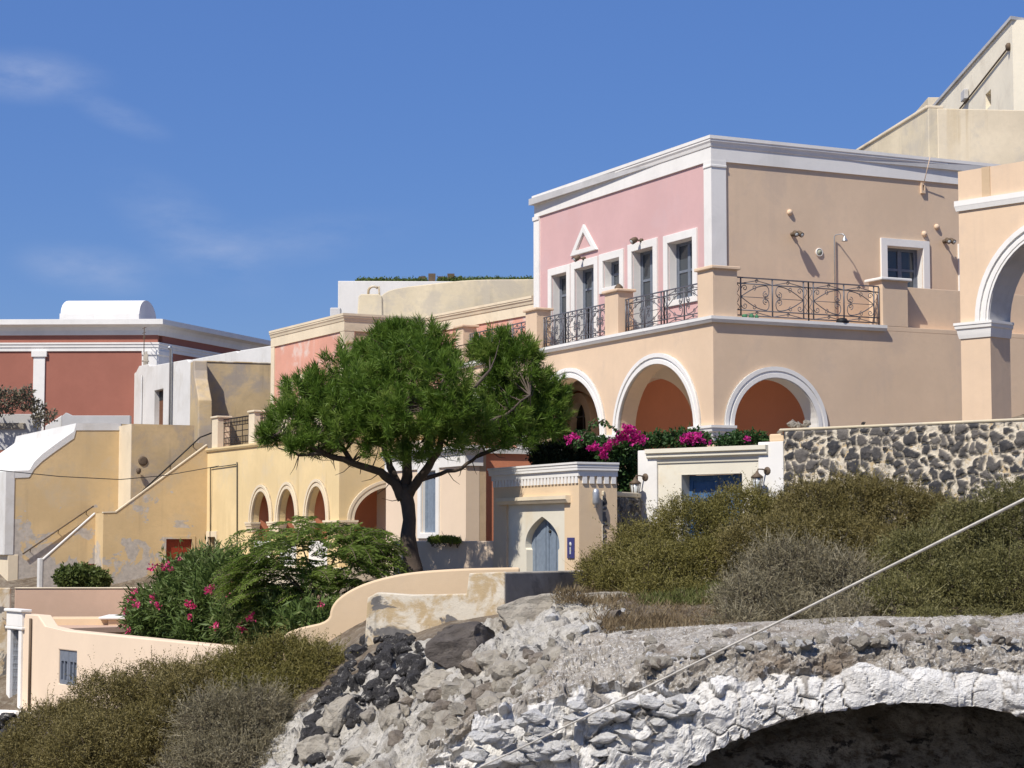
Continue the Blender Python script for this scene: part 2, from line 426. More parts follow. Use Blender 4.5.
# moulding profiles: (outward, z) below a top height
def prof_cornice(zt, h, out):
    return [(-.05, zt-h), (.05, zt-h), (.05, zt-h*.45), (.05+out*.25, zt-h*.42), (.05+out*.45, zt-h*.30), (.05+out*.8, zt-h*.22),
            (.05+out*.8, zt-h*.16), (.05+out, zt-h*.13), (.05+out, zt), (-.05, zt)]
def prof_ledge(zt, h, out): return [(-.03, zt-h), (out*.6, zt-h), (out*.9, zt-h*.6), (out, zt-h*.5), (out, zt), (-.03, zt)]

def arch_trim(mb, F, tc, zs, ro, rzo, wdt, d0=.0, steps=((0, 1, .05), (.0, .38, .085), (.62, 1, .075))):
    for a, b, pr in steps:                           # stepped archivolt: outer fillet, groove, inner fillet
        o = arc(tc, zs, ro-a*wdt, rzo-a*wdt); i = arc(tc, zs, ro-b*wdt, rzo-b*wdt)
        mb.strip(F, o, i, d0-.03, d0+pr)
def scroll(F, t0, z0, r, turns, start, sgn, d, n=14):  # a spiral of wrought iron
    p = []
    for i in range(n+1):
        f = i/n; a = start+sgn*f*turns*2*math.pi; q = r*(1-.82*f)
        p.append(F.P(t0+q*math.cos(a), z0+q*math.sin(a), d))
    return p
def railing(name, F, t0, t1, z0, z1, d, parent, npan=2, mat=None, r=.023):
    """wrought iron panel: rails, uprights, diamonds and C scrolls"""
    mb = MB(); L = lambda a, b, q=r: mb.tube([F.P(*a, d), F.P(*b, d)], q, 5)
    h = z1-z0; zb = z0+.07; zt = z1-.02; zi0 = zb+.13*h; zi1 = zt-.14*h
    mb.box(F, t0, t1, zt-.012, zt+.02, d-.022, d+.022)
    for z in (zi1, zi0, zb): L((t0, z), (t1, z), r*.8)
    w = (t1-t0)/npan
    for k in range(npan):
        a = t0+k*w; b = a+w; g = min(.16, w*.12)
        for t in (a, a+g, b-g, b): L((t, zb-(.07 if t in (a, b) else 0)), (t, zt), r)
        tm = (a+b)/2; L((tm, zb), (tm, zt), r)
        zm = (zi0+zi1)/2; hh = (zi1-zi0)/2
        for s in (-1, 1):
            e = a+g if s < 0 else b-g; ww = abs(tm-e)
            q = [(e, zm)]
            # heart shaped bars from the end to the middle
            for sg in (-1, 1):
                pts = []
                for i in range(13):
                    f = i/12; tt = e-s*ww*(f*.80); zz = zm+sg*hh*.92*math.sin(f*math.pi*.5)
                    pts.append(F.P(tt, zz, d))
                for i in range(1, 9):
                    an = math.pi/2-i/8*math.pi*1.15
                    rr = hh*.46*(1-.25*i/8)
                    pts.append(F.P(e-s*ww*.80-s*rr*.62*math.cos(an), zm+sg*(hh*.46+rr*math.sin(an)), d))
                mb.tube(pts, r*.62, 4)
                mb.tube(scroll(F, tm+s*ww*.22, zm+sg*hh*.24, hh*.26, 1.3, math.pi/2*sg, -sg*s, d), r*.55, 4)
                mb.tube(scroll(F, e-s*ww*.12, zm+sg*hh*.66, hh*.26, 1.2, math.pi*(0 if s > 0 else 1), sg*s, d), r*.55, 4)
                mb.tube(scroll(F, e-s*ww*.42, zm+sg*hh*.74, hh*.2, 1.2, -math.pi/2*sg, -sg*s, d), r*.5, 4)
            L((e, zm), (tm+s*ww*.12, zm), r*.45)
            for zc, z_a, z_b in ((0, zb, zi0), (1, zi1, zt)):
                mb.tube([F.P(e, z_a, d), F.P((e+tm)/2, (z_a+z_b)/2+.02, d), F.P(tm, z_a, d)], r*.5, 4)
                mb.tube(scroll(F, (e+tm)/2, (z_a+z_b)/2, (z_b-z_a)*.4, 1.2, 0, 1, d, 10), r*.5, 4)
            gm = e+s*g/2
            mb.tube([F.P(gm+(g*.3 if i % 2 else -g*.3)*math.sin(i*1.0), zi0+(zi1-zi0)*i/8, d) for i in range(9)], r*.5, 4)
    return mb.build(name, mat or M['iron'], parent)
def pillar(F, t0, t1, z0, z1, d0, d1, parent, mat, capmat, ov=.07, name='pillar'):
    o = MB().box(F, t0, t1, z0, z1-.07, d0, d1).build(name, mat, parent, .012)
    MB().box(F, t0-ov, t1+ov, z1-.08, z1, d0-ov, d1+ov).build('cap', capmat, o, .02)
    return o
def window(F, t0, t1, z0, z1, parent, depth=.32, sur=.2, leaves=2, bars=2, surmat=None, frmat=None, name='window', sill=True, solid=.0, surtop=None, curtain=False):
    """opening t0..t1,z0..z1 cut by the wall builder; this adds frame, panes and the raised surround"""
    fr = MB(); fm = frmat or M['bluegrey']; a = .06; d = -depth
    fr.box(F, t0, t0+a, z0, z1, d, d+.07); fr.box(F, t1-a, t1, z0, z1, d, d+.07)
    fr.box(F, t0+a, t1-a, z1-a, z1, d, d+.068); fr.box(F, t0+a, t1-a, z0, z0+a, d, d+.068)
    wv = (t1-t0-2*a)/leaves
    for k in range(leaves):
        q = t0+a+k*wv
        fr.box(F, q, q+.07, z0+a, z1-a, d+.005, d+.055); fr.box(F, q+wv-.07, q+wv, z0+a, z1-a, d+.006, d+.056)
        for j in range(bars+1):
            zz = z0+a+(z1-z0-2*a)*j/(bars) if bars else z0
            fr.box(F, q+.07, q+wv-.07, max(z0+a, zz-.035), min(z1-a, zz+.035), d+.007, d+.05)
        if solid: fr.box(F, q+.05, q+wv-.05, z0+a, z0+a+(z1-z0)*solid, d+.008, d+.045)
    wo = fr.build(name, fm, parent)
    MB().box(F, t0+.03, t1-.03, z0+.03, z1-.03, d+.018, d+.026).build('pane', M['glass'], wo)
    if curtain: MB().box(F, t0+.05, t1-.05, z0+.04, z1-.05, d-.06, d-.05).build('curtain', M['curtain'], wo)
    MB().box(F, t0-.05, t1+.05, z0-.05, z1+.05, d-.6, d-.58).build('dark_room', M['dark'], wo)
    if sur:
        st = surtop or sur; m = MB()
        o = [(t0-sur, z0-(sur*.7 if sill else 0)), (t0-sur, z1+st), (t1+sur, z1+st), (t1+sur, z0-(sur*.7 if sill else 0))]
        if sill: m.prism(F, [o[0], o[3], o[2], o[1]], -.02, .055, [rect(t0, t1, z0, z1)])
        else: m.prism(F, [(t0-sur, z0), (t0, z0), (t0, z1), (t1, z1), (t1, z0), (t1+sur, z0), (t1+sur, z1+st), (t0-sur, z1+st)], -.02, .055)
        m.build('surround', surmat or M['white'], wo, .012)
    # plastered reveal lining (white jambs)
    m = MB()
    m.prism(F, rect(t0-.001, t1+.001, z0-.001, z1+.001), -depth+.07, -.021, [rect(t0+.012, t1-.012, z0+.012, z1-.012)])
    m.build('reveal', surmat or M['white'], wo)
    return wo
def spot_lamp(F, t, z, parent, r=.09, n=2, drop=0):
    m = MB(); c = F.P(t, z, .02); m.lathe(c, [(.06, -.02), (.06, .05), (.025, .06), (.025, .22)], 10, F.n)
    for k in range(n):
        s = (k-(n-1)/2)*.14
        p = F.P(t+s, z, .26); ax = (F.n*.75+F.d*s*2+Vector((0, 0, -.45))).normalized()
        m.tube([F.P(t, z, .2), p], .02, 5)
        m.lathe(p-ax*.08, [(.03, -.02), (r*.8, .02), (r, .08), (r, .20), (r*.85, .205)], 10, ax)
    o = m.build('wall_lamp', M['rust'], parent)
    g = MB()
    for k in range(n):
        s = (k-(n-1)/2)*.14
        p = F.P(t+s, z, .26); ax = (F.n*.75+F.d*s*2+Vector((0, 0, -.45))).normalized()
        g.lathe(p+ax*.105, [(r*.84, 0), (r*.6, .03), (0.01, .045)], 10, ax)
    g.build('lens', M['lampglass'], o); return o

# ------------------------------------------------------------------ the pink villa
villa = thing('villa', 'two storey villa with a pink front, white cornice and beige arcade under a balcony', 'villa', (c0.x, c0.y, 1.0))
ZB = .6
HW = 2.37; RZ = 2.14; zs = F1.z(700.5, 427); wd = .29
T_END = 17.6
centers = [2.99, 8.20, 13.41]
holes = [arch_hole(tc, ZB+.15, zs, HW-wd, RZ-wd) for tc in centers]
MB().prism(F1, rect(0, T_END, ZB, ZL-.14), -.5, 0, holes).build('front_wall', M['beige'], villa)
tC0, tC1 = F2.t(723.7, 420), F2.t(826.5, 420); tcC = (tC0+tC1)/2; rC = (tC1-tC0)/2
MB().prism(F2, rect(.5, 15.5, ZB, ZL-.14), -.5, 0, [arch_hole(tcC, ZB+.15, zs, rC-wd, rC-wd)]).build('side_wall', M['beige'], villa)
m = MB()
for tc in centers: arch_trim(m, F1, tc, zs, HW, RZ, wd)
m.build('arch_trim', M['white'], villa)
m = MB(); arch_trim(m, F2, tcC, zs, rC, rC, wd, steps=((0, 1, .05), (.0, .38, .07), (.62, 1, .065))); m.build('arch_trim', M['white'], villa)
m = MB()                                               # the broad white soffit of the side arch
m.strip(F2, arc(tcC, zs, rC-wd+.002, rC-wd+.002), arc(tcC, zs, rC-wd-.02, rC-wd-.02), -.52, .03); m.build('arch_soffit', M['white'], villa)
# capitals under the arches (corner capital wraps round)
def cap_prof(zt, h, o): return [(-.02, zt-h), (.03, zt-h), (.05, zt-h*.78), (o*.45, zt-h*.66), (o*.55, zt-h*.45), (o*.8, zt-h*.38), (o*.86, zt-h*.2), (o, zt-h*.16), (o, zt), (-.02, zt)]
ta = F1.t(692.5, 428); tb = F2.t(735, 428)
e1 = centers[0]-HW+wd; e2 = tcC-rC+wd
m = MB(); m.sweep([F1.P(e1, 0), F1.P(0, 0), F2.P(e2, 0)], cap_prof(zs+.01, .42, .19), [F1.n, F2.n])
m.box(F1, e1-.02, e1+.15, zs-.2, zs+.01, -.4, .16)
m.build('capital', M['white'], villa)
for a, b in ((centers[0]+HW-wd, centers[1]-HW+wd), (centers[1]+HW-wd, centers[2]-HW+wd)):
    m = MB(); m.sweep([F1.P(a-.12, -.0, -.5), F1.P(a-.0, 0, 0), F1.P(b, 0, 0), F1.P(b+.12, 0, -.5)], cap_prof(zs+.01, .40, .15), [-F1.d, F1.n, F1.d])
    m.box(F1, a-.05, b+.05, zs-.22, zs+.0, -.5, .02)
    m.build('capital', M['white'], villa)
# inside of the arcade: red back walls with lunettes under a pale vault
PD = 3.7
I1 = F1.shift(0, -PD)
MB().box(I1, .5, T_END+3.2, ZB, ZL-.15, -.3, 0).build('porch_wall', M['terracotta'], villa)
MB().box(F1, T_END-.01, T_END+.3, ZB, ZL-.15, -PD-.2, -.01).build('porch_end', M['terracotta'], villa)
m = MB()
wt = [I1.t(661, 379), I1.t(579, 391)]; whw = abs(wt[0]-wt[1])/2-.12; wap = I1.z(661, 379)
for tc in wt+[2*wt[1]-wt[0]]:                          # pale vault webs springing in front of the back wall
    n_ = 16; cur = [(tc+whw*math.cos(math.pi*i/(2*n_)), wap-2.0+2.0*(math.sin(math.pi*i/(2*n_))**.9)) for i in range(n_+1)]
    cur = cur+[(2*tc-a, b) for a, b in cur[:-1][::-1]]
    poly = [(tc-whw-.12, wap-2.1), (tc-whw-.12, ZL-.17), (tc+whw+.12, ZL-.17), (tc+whw+.12, wap-2.1)]+cur
    m.prism(I1, poly, .003, .35)
m.build('vault_web', M['vault_in'], villa)
MB().box(F1, .5, T_END, zs+2.45-.04, ZL-.16, -PD-.2, -.5).build('porch_ceiling', M['vault_in'], villa)
# pale stone paving of the villa terrace and porch
ZP_ = 1.32
pv = MB(); pv.box(F1, -.6, 17.2, ZP_-.5, ZP_, -PD, 1.9); pv.box(F2, .6, 13, ZP_-.5, ZP_-.005, 0.02, 1.4)
structure(pv.build('terrace_paving', plaster('pale_paving', (.58, .52, .44), .08, stain=(.46, .41, .34), st=.5)))
# arched window on the porch back wall
wt0 = I1.t(572, 440); wt1 = I1.t(599, 440); wz0 = I1.z(590, 441); wc = (wt0+wt1)/2; wr = abs(wt1-wt0)/2
wtop = I1.z(585, 393)
ho = [(wc+wr, wz0)]+arc(wc, wtop-wr*1.35, wr, wr*1.35)+[(wc-wr, wz0)]
hi = [(wc+wr*.58, wz0+.3)]+[(wc+wr*.58*math.cos(R(a)), wtop-wr*1.35-.0+wr*1.0*math.sin(R(a))**.75) for a in range(0, 181, 6)]+[(wc-wr*.58, wz0+.3)]
pw = MB().prism(I1, ho, .01, .28, [hi]).build('porch_window', M['vault_in'], villa)
MB().prism(I1, hi, .012, .04).build('pane', M['dark'], pw)
m = MB(); m.box(I1, wc-.03, wc+.03, wz0+.3, wtop-.35, .05, .08); m.box(I1, wc-wr*.56, wc+wr*.56, (wz0+wtop)/2, (wz0+wtop)/2+.05, .05, .078)
m.build('frame', M['bluegrey'], pw)
# string ledge of the balcony, and balcony floor
tL2 = F2.t(884.5, 322)
MB().sweep([F1.P(T_END, 0), F1.P(0, 0), F2.P(tL2, 0)], prof_ledge(ZL, .16, .13), [F1.n, F2.n]).build('ledge', M['white'], villa)
m = MB()
fl = [F1.P(T_END, 0, -.01), F1.P(0, 0, -.01)+F1.d*.01, F2.P(15.4, 0, -.01), F2.P(15.4, 0, -3), F1.P(0, 0, -2.9)+F1.d*2.5, F1.P(T_END, 0, -2.9)]
n = len(fl); m.add([p+Vector((0, 0, ZL-.03)) for p in fl]+[p+Vector((0, 0, ZL-.15)) for p in fl], [tuple(range(n)), tuple(range(2*n-1, n-1, -1))]+[(i, (i+1) % n, n+(i+1) % n, n+i) for i in range(n)])
m.build('balcony_floor', M['pinkbrown'], villa)
# upper storey: openings measured on its front
def box_px(F, ul, ur, vtl, vb, ub=None):
    tl = F.t(ul, vtl); tr = F.t(ur, vtl); zt = F.z(ul, vtl); zb = F.z(ub or ul, vb)
    return min(tl, tr), max(tl, tr), zb, zt
sw = .23
wins = []
for ul, ur, vtl, kind in ((552.3, 567.6, 276, 'door'), (575.5, 595.0, 269.5, 'door'), (603.8, 620.5, 261.5, 'win'), (632.7, 654, 252, 'door'), (668.5, 693.5, 243.5, 'win2')):
    a, b, _, zt = box_px(U1, ul, ur, vtl, 300)
    zb = ZL+.04 if kind == 'door' else (U1.z(612, 286.5) if kind == 'win' else U1.z(690, 297))
    wins.append((a, b, zb, zt, kind))
UT = U1.t(535.6, 210)
UH = ZTOP-.06
MB().prism(U1, rect(0, UT, ZL-.1, UH), -.45, 0, [rect(a, b, zb, zt) for a, b, zb, zt, k in wins]).build('upper_wall', M['pink'], villa)
for a, b, zb, zt, k in wins:
    if k == 'door': window(U1, a, b, zb, zt, villa, sur=sw, bars=4 if a > 4 else 3, leaves=2, name='balcony_door', sill=False, solid=.3, curtain=a < 4)
    else: window(U1, a, b, zb, zt, villa, sur=sw, bars=2, leaves=2, name='window', curtain=True)
# side upstairs
sa, sb, szb, szt = U2.t(886.7, 260), U2.t(922.5, 260), U2.z(905, 290)-.6, U2.z(887, 246)
da0 = U2.t(957.2, 260)
MB().prism(U2, rect(.45, 13.0, ZL-.1, UH), -.45, 0, [rect(sa, sb, szb, szt), rect(da0+.24, da0+1.2, ZL+.1, szt)]).build('upper_wall', M['beige'], villa)
window(U2, sa, sb, szb, szt, villa, depth=.3, sur=.22, bars=3, leaves=2, name='side_window', frmat=M['bluegrey'], sill=False, curtain=False)
window(U2, da0+.24, da0+1.2, ZL+.1, szt, villa, depth=.3, sur=.22, bars=3, leaves=2, name='side_door', sill=False)
# white cornice round the roof, corner pilasters
hc = ZTOP-U1.z(711.5, 161)
MB().sweep([U1.P(UT, 0), U1.P(0, 0), U2.P(13.0, 0)], prof_cornice(ZTOP, hc, .09), [U1.n, U2.n]).build('cornice', M['white'], villa)
m = MB(); fl = [U1.P(UT, 0, .25), U1.P(0, 0, 0), U2.P(13, 0, .2), U2.P(13, 0, -9), U1.P(UT, 0, -9)]
n = len(fl); m.add([p+Vector((0, 0, ZTOP-.10)) for p in fl]+[p+Vector((0, 0, ZTOP-.3)) for p in fl], [tuple(range(n)), tuple(range(2*n-1, n-1, -1))]+[(i, (i+1) % n, n+(i+1) % n, n+i) for i in range(n)])
m.build('roof', M['greywhite'], villa)
p1 = U1.t(705.3, 200); p2 = U2.t(725.3, 200)
m = MB(); zpt = ZTOP-hc
m.sweep([U1.P(p1, 0), U1.P(0, 0), U2.P(p2, 0)], [(-.02, ZL-.02), (.05, ZL-.02), (.05, zpt-.18), (.075, zpt-.16), (.075, zpt-.11), (.06, zpt-.1), (.06, zpt+.02), (-.02, zpt+.02)], [U1.n, U2.n])
m.build('corner_pilaster', M['white'], villa)
p3 = U1.t(540.3, 260)
m = MB(); m.sweep([U1.P(UT, 0, -.45), U1.P(UT, 0), U1.P(p3, 0)], [(-.02, ZL-.02), (.05, ZL-.02), (.05, zpt-.12), (.08, zpt-.1), (.08, zpt+.02), (-.02, zpt+.02)], [U1.d, U1.n])
m.build('end_pilaster', M['white'], villa)
MB().box(U1, UT-.4, UT-.02, ZL-.1, UH, -8, -.45).build('end_wall', M['pink'], villa)
# pediment triangle above the second door
ap = U1.tz(584.3, 224.5); bl = U1.tz(571.6, 256.5); br = U1.tz(598.3, 249.8)
zb = (bl[1]+br[1])/2; mid = (bl[0]+br[0])/2; hwid = abs(bl[0]-br[0])/2; hgt = ap[1]-zb
tri = [(mid-hwid, zb), (mid+hwid, zb), (mid, zb+hgt)]
cz = zb+hgt*.36; k = .56; tri2 = [(mid+(a-mid)*k, cz+(b-cz)*k) for a, b in tri]
MB().prism(U1, tri, -.02, .07, [tri2]).build('pediment', M['white'], villa, .015)
tl_, zl_ = U1.tz(585, 258.5); spot_lamp(U1, tl_, zl_, villa, .08, 1)
tl_, zl_ = U1.tz(642.5, 240.5); spot_lamp(U1, tl_, zl_, villa, .09, 1)
tl_, zl_ = U2.tz(792, 234.5); spot_lamp(U2, tl_, zl_, villa, .075, 2)
tl_, zl_ = U2.tz(943.8, 241.5); spot_lamp(U2, tl_, zl_, villa, .075, 2)
# balustrade: pillars and wrought iron
zP = F1.z(713, 265)
PW = .62; PDp = .62
m_ = F1.t(697.5, 300); tp2 = F2.t(737.5, 300)
m = MB(); m.box(F1, 0.0, m_, ZL-.01, zP-.07, -tp2, 0); cp = m.build('corner_pillar', M['beige'], villa, .012)
MB().box(F1, -.07, m_+.07, zP-.09, zP, -tp2-.07, .07).build('cap', M['beige'], cp, .02)
pils = []
for ul, ur, vt in ((604.6, 623.8, 287), (525.5, 540.5, 306), (455.5, 467, 323)):
    a, b = F1.t(ur-6 if ur > 600 else ur-4, vt+10), F1.t(ul, vt+10)
    pils.append((a, b)); zt = F1.z(ul, vt)
    pillar(F1, a, b, ZL-.01, zP-.03, -.5, 0, villa, M['beige'], M['beige'])
zr = F1.z(697, 281)
railing('railing', F1, m_+.02, pils[0][0]-.02, ZL+.01, zr, -.25, villa, 2)
railing('railing', F1, pils[0][1]+.02, pils[1][0]-.02, ZL+.01, zr, -.25, villa, 3)
railing('railing', F1, pils[1][1]+.02, pils[2][0]-.02, ZL+.01, zr, -.25, villa, 3)
q0 = F2.t(882.5, 300); q1 = F2.t(908, 300)
railing('railing', F2, tp2+.02, q0-.04, ZL+.01, F2.z(740, 276), -.12, villa, 2, r=.022)
pillar(F2, q0, q1, ZL-.01, F2.z(895, 278), -.62, .0, villa, M['beige'], M['white'], .09)
# set back parapet to the right of the pier
zpar = F2.z(930, 287)
MB().box(F2, q1, 15.5, ZL-.3, zpar, -.62, -.32).build('parapet', M['beige'], villa, .01)
MB().box(F2, tL2+.01, 15.5, ZL-.139, min(F2.z(920, 326), ZL-.012), -.5, 0).build('parapet_base', M['beige'], villa, .01)
# fittings on the side wall
m = MB(); t_, z_ = U2.tz(833, 237); m.tube([U2.P(t_, ZL+.4, .06), U2.P(t_, z_, .06), U2.P(t_+.03, z_+.05, .1), U2.P(t_+.12, z_+.06, .28), U2.P(t_+.14, z_, .36)], .018, 6)
m.lathe(U2.P(t_+.14, z_-.16, .36), [(.09, 0), (.085, .02), (.03, .12), (.02, .17)], 10)
m.build('shower', M['steel'], villa)
t_, z_ = U2.tz(819, 252.5)
m = MB(); m.lathe(U2.P(t_, z_, 0), [(.12, -.01), (.12, .03), (.10, .04), (.09, .02)], 16, U2.n); v_ = m.build('vent', M['white'], villa)
MB().lathe(U2.P(t_, z_, .0), [(.085, .02), (.085, .032)], 16, U2.n).build('grille', simple('vent_grille', (.33, .33, .24)), v_)
for u_, v_ in ((789.5, 212.5), (936.5, 227), (924, 234)):
    t_, z_ = U2.tz(u_, v_); MB().lathe(U2.P(t_, z_, 0), [(.085, -.01), (.085, .03), (.06, .07), (.02, .085)], 12, U2.n).build('junction_box', M['beige'], villa)
t_, z_ = U2.tz(922, 166); t2_, z2_ = U2.tz(922, 184)
m = MB(); m.tube([U2.P(t_, ZTOP-.05, .38), U2.P(t_, z2_, .07)], .012, 5); m.prism(U2, rect(t2_-.07, t2_+.07, z2_-.28, z2_+.03), .0, .07, [rect(t2_-.03, t2_+.03, z2_-.2, z2_-.04)])
m.build('cable_bracket', M['beige'], villa)
# things left on the balcony
t_, z_ = F2.tz(744, 313)
m = MB(); m.lathe(F2.P(t_+.25, ZL+.05, -.05), [(.05, -.04), (.075, -.02), (.08, .03), (.05, .06), (.02, .07)], 10, F2.d); m.lathe(F2.P(t_+.05, ZL+.05, -.05), [(.06, -.04), (.08, 0), (.05, .05)], 10)
m.lathe(F2.P(t_+.42, ZL+.05, -.05), [(.03, -.04), (.07, 0), (.03, .05)], 9, F2.d)
tag(m.build('green_bag', simple('green_cloth', (.05, .16, .08), .6), None), 'small dark green bundle on the balcony ledge by the corner pillar', 'bundle')
t_, z_ = F2.tz(842, 319)
m = MB(); m.lathe(F2.P(t_, ZL, .0), [(.15, 0), (.16, .06), (.12, .13), (.03, .15)], 12); m.lathe(F2.P(t_+.1, ZL, .02), [(.09, 0), (.1, .05), (.05, .1)], 10)
tag(m.build('black_bag', simple('black_cloth', (.012, .012, .014), .6), None), 'small black lump lying on the white ledge under the side railing', 'bag')
t_, z_ = F1.tz(613.5, 285); fr = thing('pillar_ornament', 'small rounded ornament on the cap of the middle balcony pillar', 'ornament', tuple(F1.P((pils[0][0]+pils[0][1])/2, zP-.03, -.25)))
MB().lathe(F1.P((pils[0][0]+pils[0][1])/2, zP-.035, -.25), [(.10, 0), (.13, .05), (.12, .11), (.06, .17), (.02, .2)], 12).build('stone', M['rust'], fr)
# ------------------------------------------------------------------ right: free standing white trimmed arch
VPR = -1300; DR = Vector((VPR-512, 2000, 0)).normalized()
ro = at(960.5, 320, 50)
FR = Frame((ro.x, ro.y), (-DR.x, -DR.y))            # t grows to the right, towards the camera
arch = thing('arch_wall', 'tall beige free standing arch with white mouldings rising behind the dark stone wall', 'archway', (ro.x, ro.y, 2.0))
TH = .85
ra = 2.45; aw = .38; tcR = FR.t(977, 318)+ra
zsR = FR.z(985, 321); zMo = FR.z(958, 201.5); zPa = FR.z(960, 171.5)
hol = arch_hole(tcR, 1.65, zsR, ra-aw, ra-aw)
MB().prism(FR, rect(0, 9.5, 1.5, zPa), -TH, 0, [hol]).build('wall', M['beige'], arch)
m = MB(); arch_trim(m, FR, tcR, zsR, ra, ra, aw, steps=((0, 1, .05), (.0, .34, .10), (.58, .8, .085), (.86, 1, .075))); m.build('arch_trim', M['white'], arch)
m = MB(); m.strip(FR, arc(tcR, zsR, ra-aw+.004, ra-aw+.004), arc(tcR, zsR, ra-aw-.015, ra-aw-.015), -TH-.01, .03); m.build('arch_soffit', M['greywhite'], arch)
MB().sweep([FR.P(0, 0, -TH), FR.P(0, 0), FR.P(9.5, 0)], prof_ledge(zMo, .26, .08), [-FR.d, FR.n]).build('moulding', M['white'], arch)
tj = tcR-ra+aw
MB().sweep([FR.P(0, 0, -TH), FR.P(0, 0), FR.P(tj, 0), FR.P(tj, 0, -TH)], cap_prof(zsR, .40, .13), [-FR.d, FR.n, FR.d]).build('capital', M['white'], arch)
tk = FR.t(986, 170); MB().box(FR, tk-.12, tk+.12, zMo+.01, zPa+.01, -TH, .02).build('parapet_block', M['brown_cream'], arch)

# ------------------------------------------------------------------ upper right: tall old building
def slab(name, mat, pts, thick, parent=None):          # vertical wall from XY points list [(x,y)], z list given
    pass
fo = at(1012, 20, 70)
fort = thing('old_building', 'tall weathered beige building high behind the villa roof', 'building', (fo.x, fo.y, 8))
Ff = Frame((fo.x, fo.y), (.02, 1)); Fg = Frame((fo.x, fo.y), (.9, .436))
Ff.n = Vector((-1, .02, 0)).normalized(); Fg.n = Vector((.436, -.9, 0))
w1t, w1z = Ff.tz(990, 100)
m = MB(); wa = Ff.t(991, 98); wb = Ff.t(985.5, 98); wz = Ff.z(988, 108); wz2 = Ff.z(988, 92)
wc_, wd_ = Ff.t(965, 100), Ff.t(960, 100)
MB().prism(Ff, rect(0, 16, 9, fo.z), -.6, 0, [rect(min(wa, wb), max(wa, wb), wz, wz2), rect(min(wc_, wd_), max(wc_, wd_), wz-.2, wz2-.5)]).build('side_wall', M['fort_sunlit'], fort)
MB().box(Fg, .62, 11, 9, fo.z, -.6, 0).build('front_wall', M['beige_fort'], fort)
for a, b, z0, z1 in ((min(wa, wb), max(wa, wb), wz, wz2), (min(wc_, wd_), max(wc_, wd_), wz-.2, wz2-.5)):
    o = MB().box(Ff, a+.0, b-.0, z0, z1, -.40, -.35).build('window', M['brownwood'], fort)
    MB().box(Ff, a+.08, b-.08, z0+.08, z1-.08, -.348, -.34).build('pane', M['dark'], o)
MB().sweep([Ff.P(16, 0), Ff.P(0, 0), Fg.P(11, 0)], [(-.6, fo.z), (.08, fo.z), (.08, fo.z+.12), (-.6, fo.z+.12)], [Ff.n, Fg.n]).build('coping', M['greywhite'], fort)
# lower annex further along, with small holes
a2 = Ff.t(936, 95); zan = Ff.z(935, 90)
MB().box(Ff, 16.01, 24, 9, Ff.z(932, 92), -5, -.02).build('annex', M['beige_fort'], fort, .02)
m = MB(); zs_ = Ff.z(1010, 50); p_ = [Ff.P(.4, Ff.z(1009, 48), .05), Ff.P(6, Ff.z(1009, 48)-.25, .05), Ff.P(15.5, Ff.z(1009, 48)-.6, .05)]
m.tube(p_, .035, 6); m.lathe(p_[0], [(.10, -.12), (.12, .06), (.06, .14)], 10); m.build('drain_pipe', M['rust'], fort)
tt, zz = Ff.tz(967.5, 98); m = MB().box(Ff, tt-.35, tt+.35, zz-.1, zz+.3, .02, .2); m.build('air_unit', M['greywhite'], fort, .03)
# lower yard walls in front of it
wo = at(928, 108, 63)
yard = thing('yard_wall', 'plastered beige yard wall below the tall old building, top sloping down to the left', 'wall', (wo.x, wo.y, 8))
Fy = Frame((wo.x, wo.y), (1, .10)); Fx = Frame((wo.x, wo.y), (-.14, 1.0))
Fx.n = Vector((-1, -.14, 0)).normalized()
MB().box(Fy, .3, 13, 8, wo.z, -.5, 0).build('front_wall', M['beige_fort'], yard, .03)
zE = wo.z-.0
MB().box(Fx, 0, 14, 7, wo.z, -.5, 0).build('side_wall', M['beige_old'], yard, .03)
MB().box(Fx, 0, 14.1, wo.z, wo.z+.09, -.52, .06).build('coping', M['cream'], yard, .02)

# ------------------------------------------------------------------ gates and walls in front of the villa
# gate with the pointed doorway
g0 = at(579, 462, 46); G1 = Frame((g0.x, g0.y), D1); G2 = Frame((g0.x, g0.y), D2)
gate = thing('gatehouse', 'small beige gatehouse with white dentil cornice and pointed blue grey door', 'gate', (g0.x, g0.y, -.75))
gt = G1.t(493.5, 500); gr = G2.t(617, 490); gz0 = -1.2; gzt = g0.z; ghc = g0.z-G1.z(579, 476)
dl, dr = G1.t(523.5, 560), G1.t(557.5, 560); dcen = (dl+dr)/2; dhw = abs(dl-dr)/2
dap = G1.z(539.5, 516.5); dsh = G1.z(552, 548)
def ogee(c, hw, zb, zsh, zap, n=14):                   # keel arch: narrow jamb, shoulder, pointed head
    r = [(c+hw*.93, zb), (c+hw*.93, zsh-.05), (c+hw, zsh)]
    for i in range(1, n):
        f = i/n; r.append((c+hw*(1-f**2.1)*(1-.0*f), zsh+(zap-zsh)*(f**.80)))
    r.append((c, zap)); L = [(2*c-a, b) for a, b in r[:-1]]
    return r+L[::-1]
dh = ogee(dcen, dhw, gz0+.1, dsh, dap)
pa, pb = G1.t(564.5, 520), G1.t(506.5, 520)            # marble panel
pz = G1.z(560, 500)
pan = rect(pa, pb, gz0+.05, pz)
MB().prism(G1, rect(0, gt, gz0, gzt-.05), -.5, 0, [pan]).build('front_wall', M['peach'], gate)
MB().prism(G1, [(a, b) for a, b in rect(pa+.002, pb-.002, gz0+.05, pz-.002)], -.30, -.05, [dh]).build('marble_panel', M['marble'], gate)
d_ = MB(); nb = 7
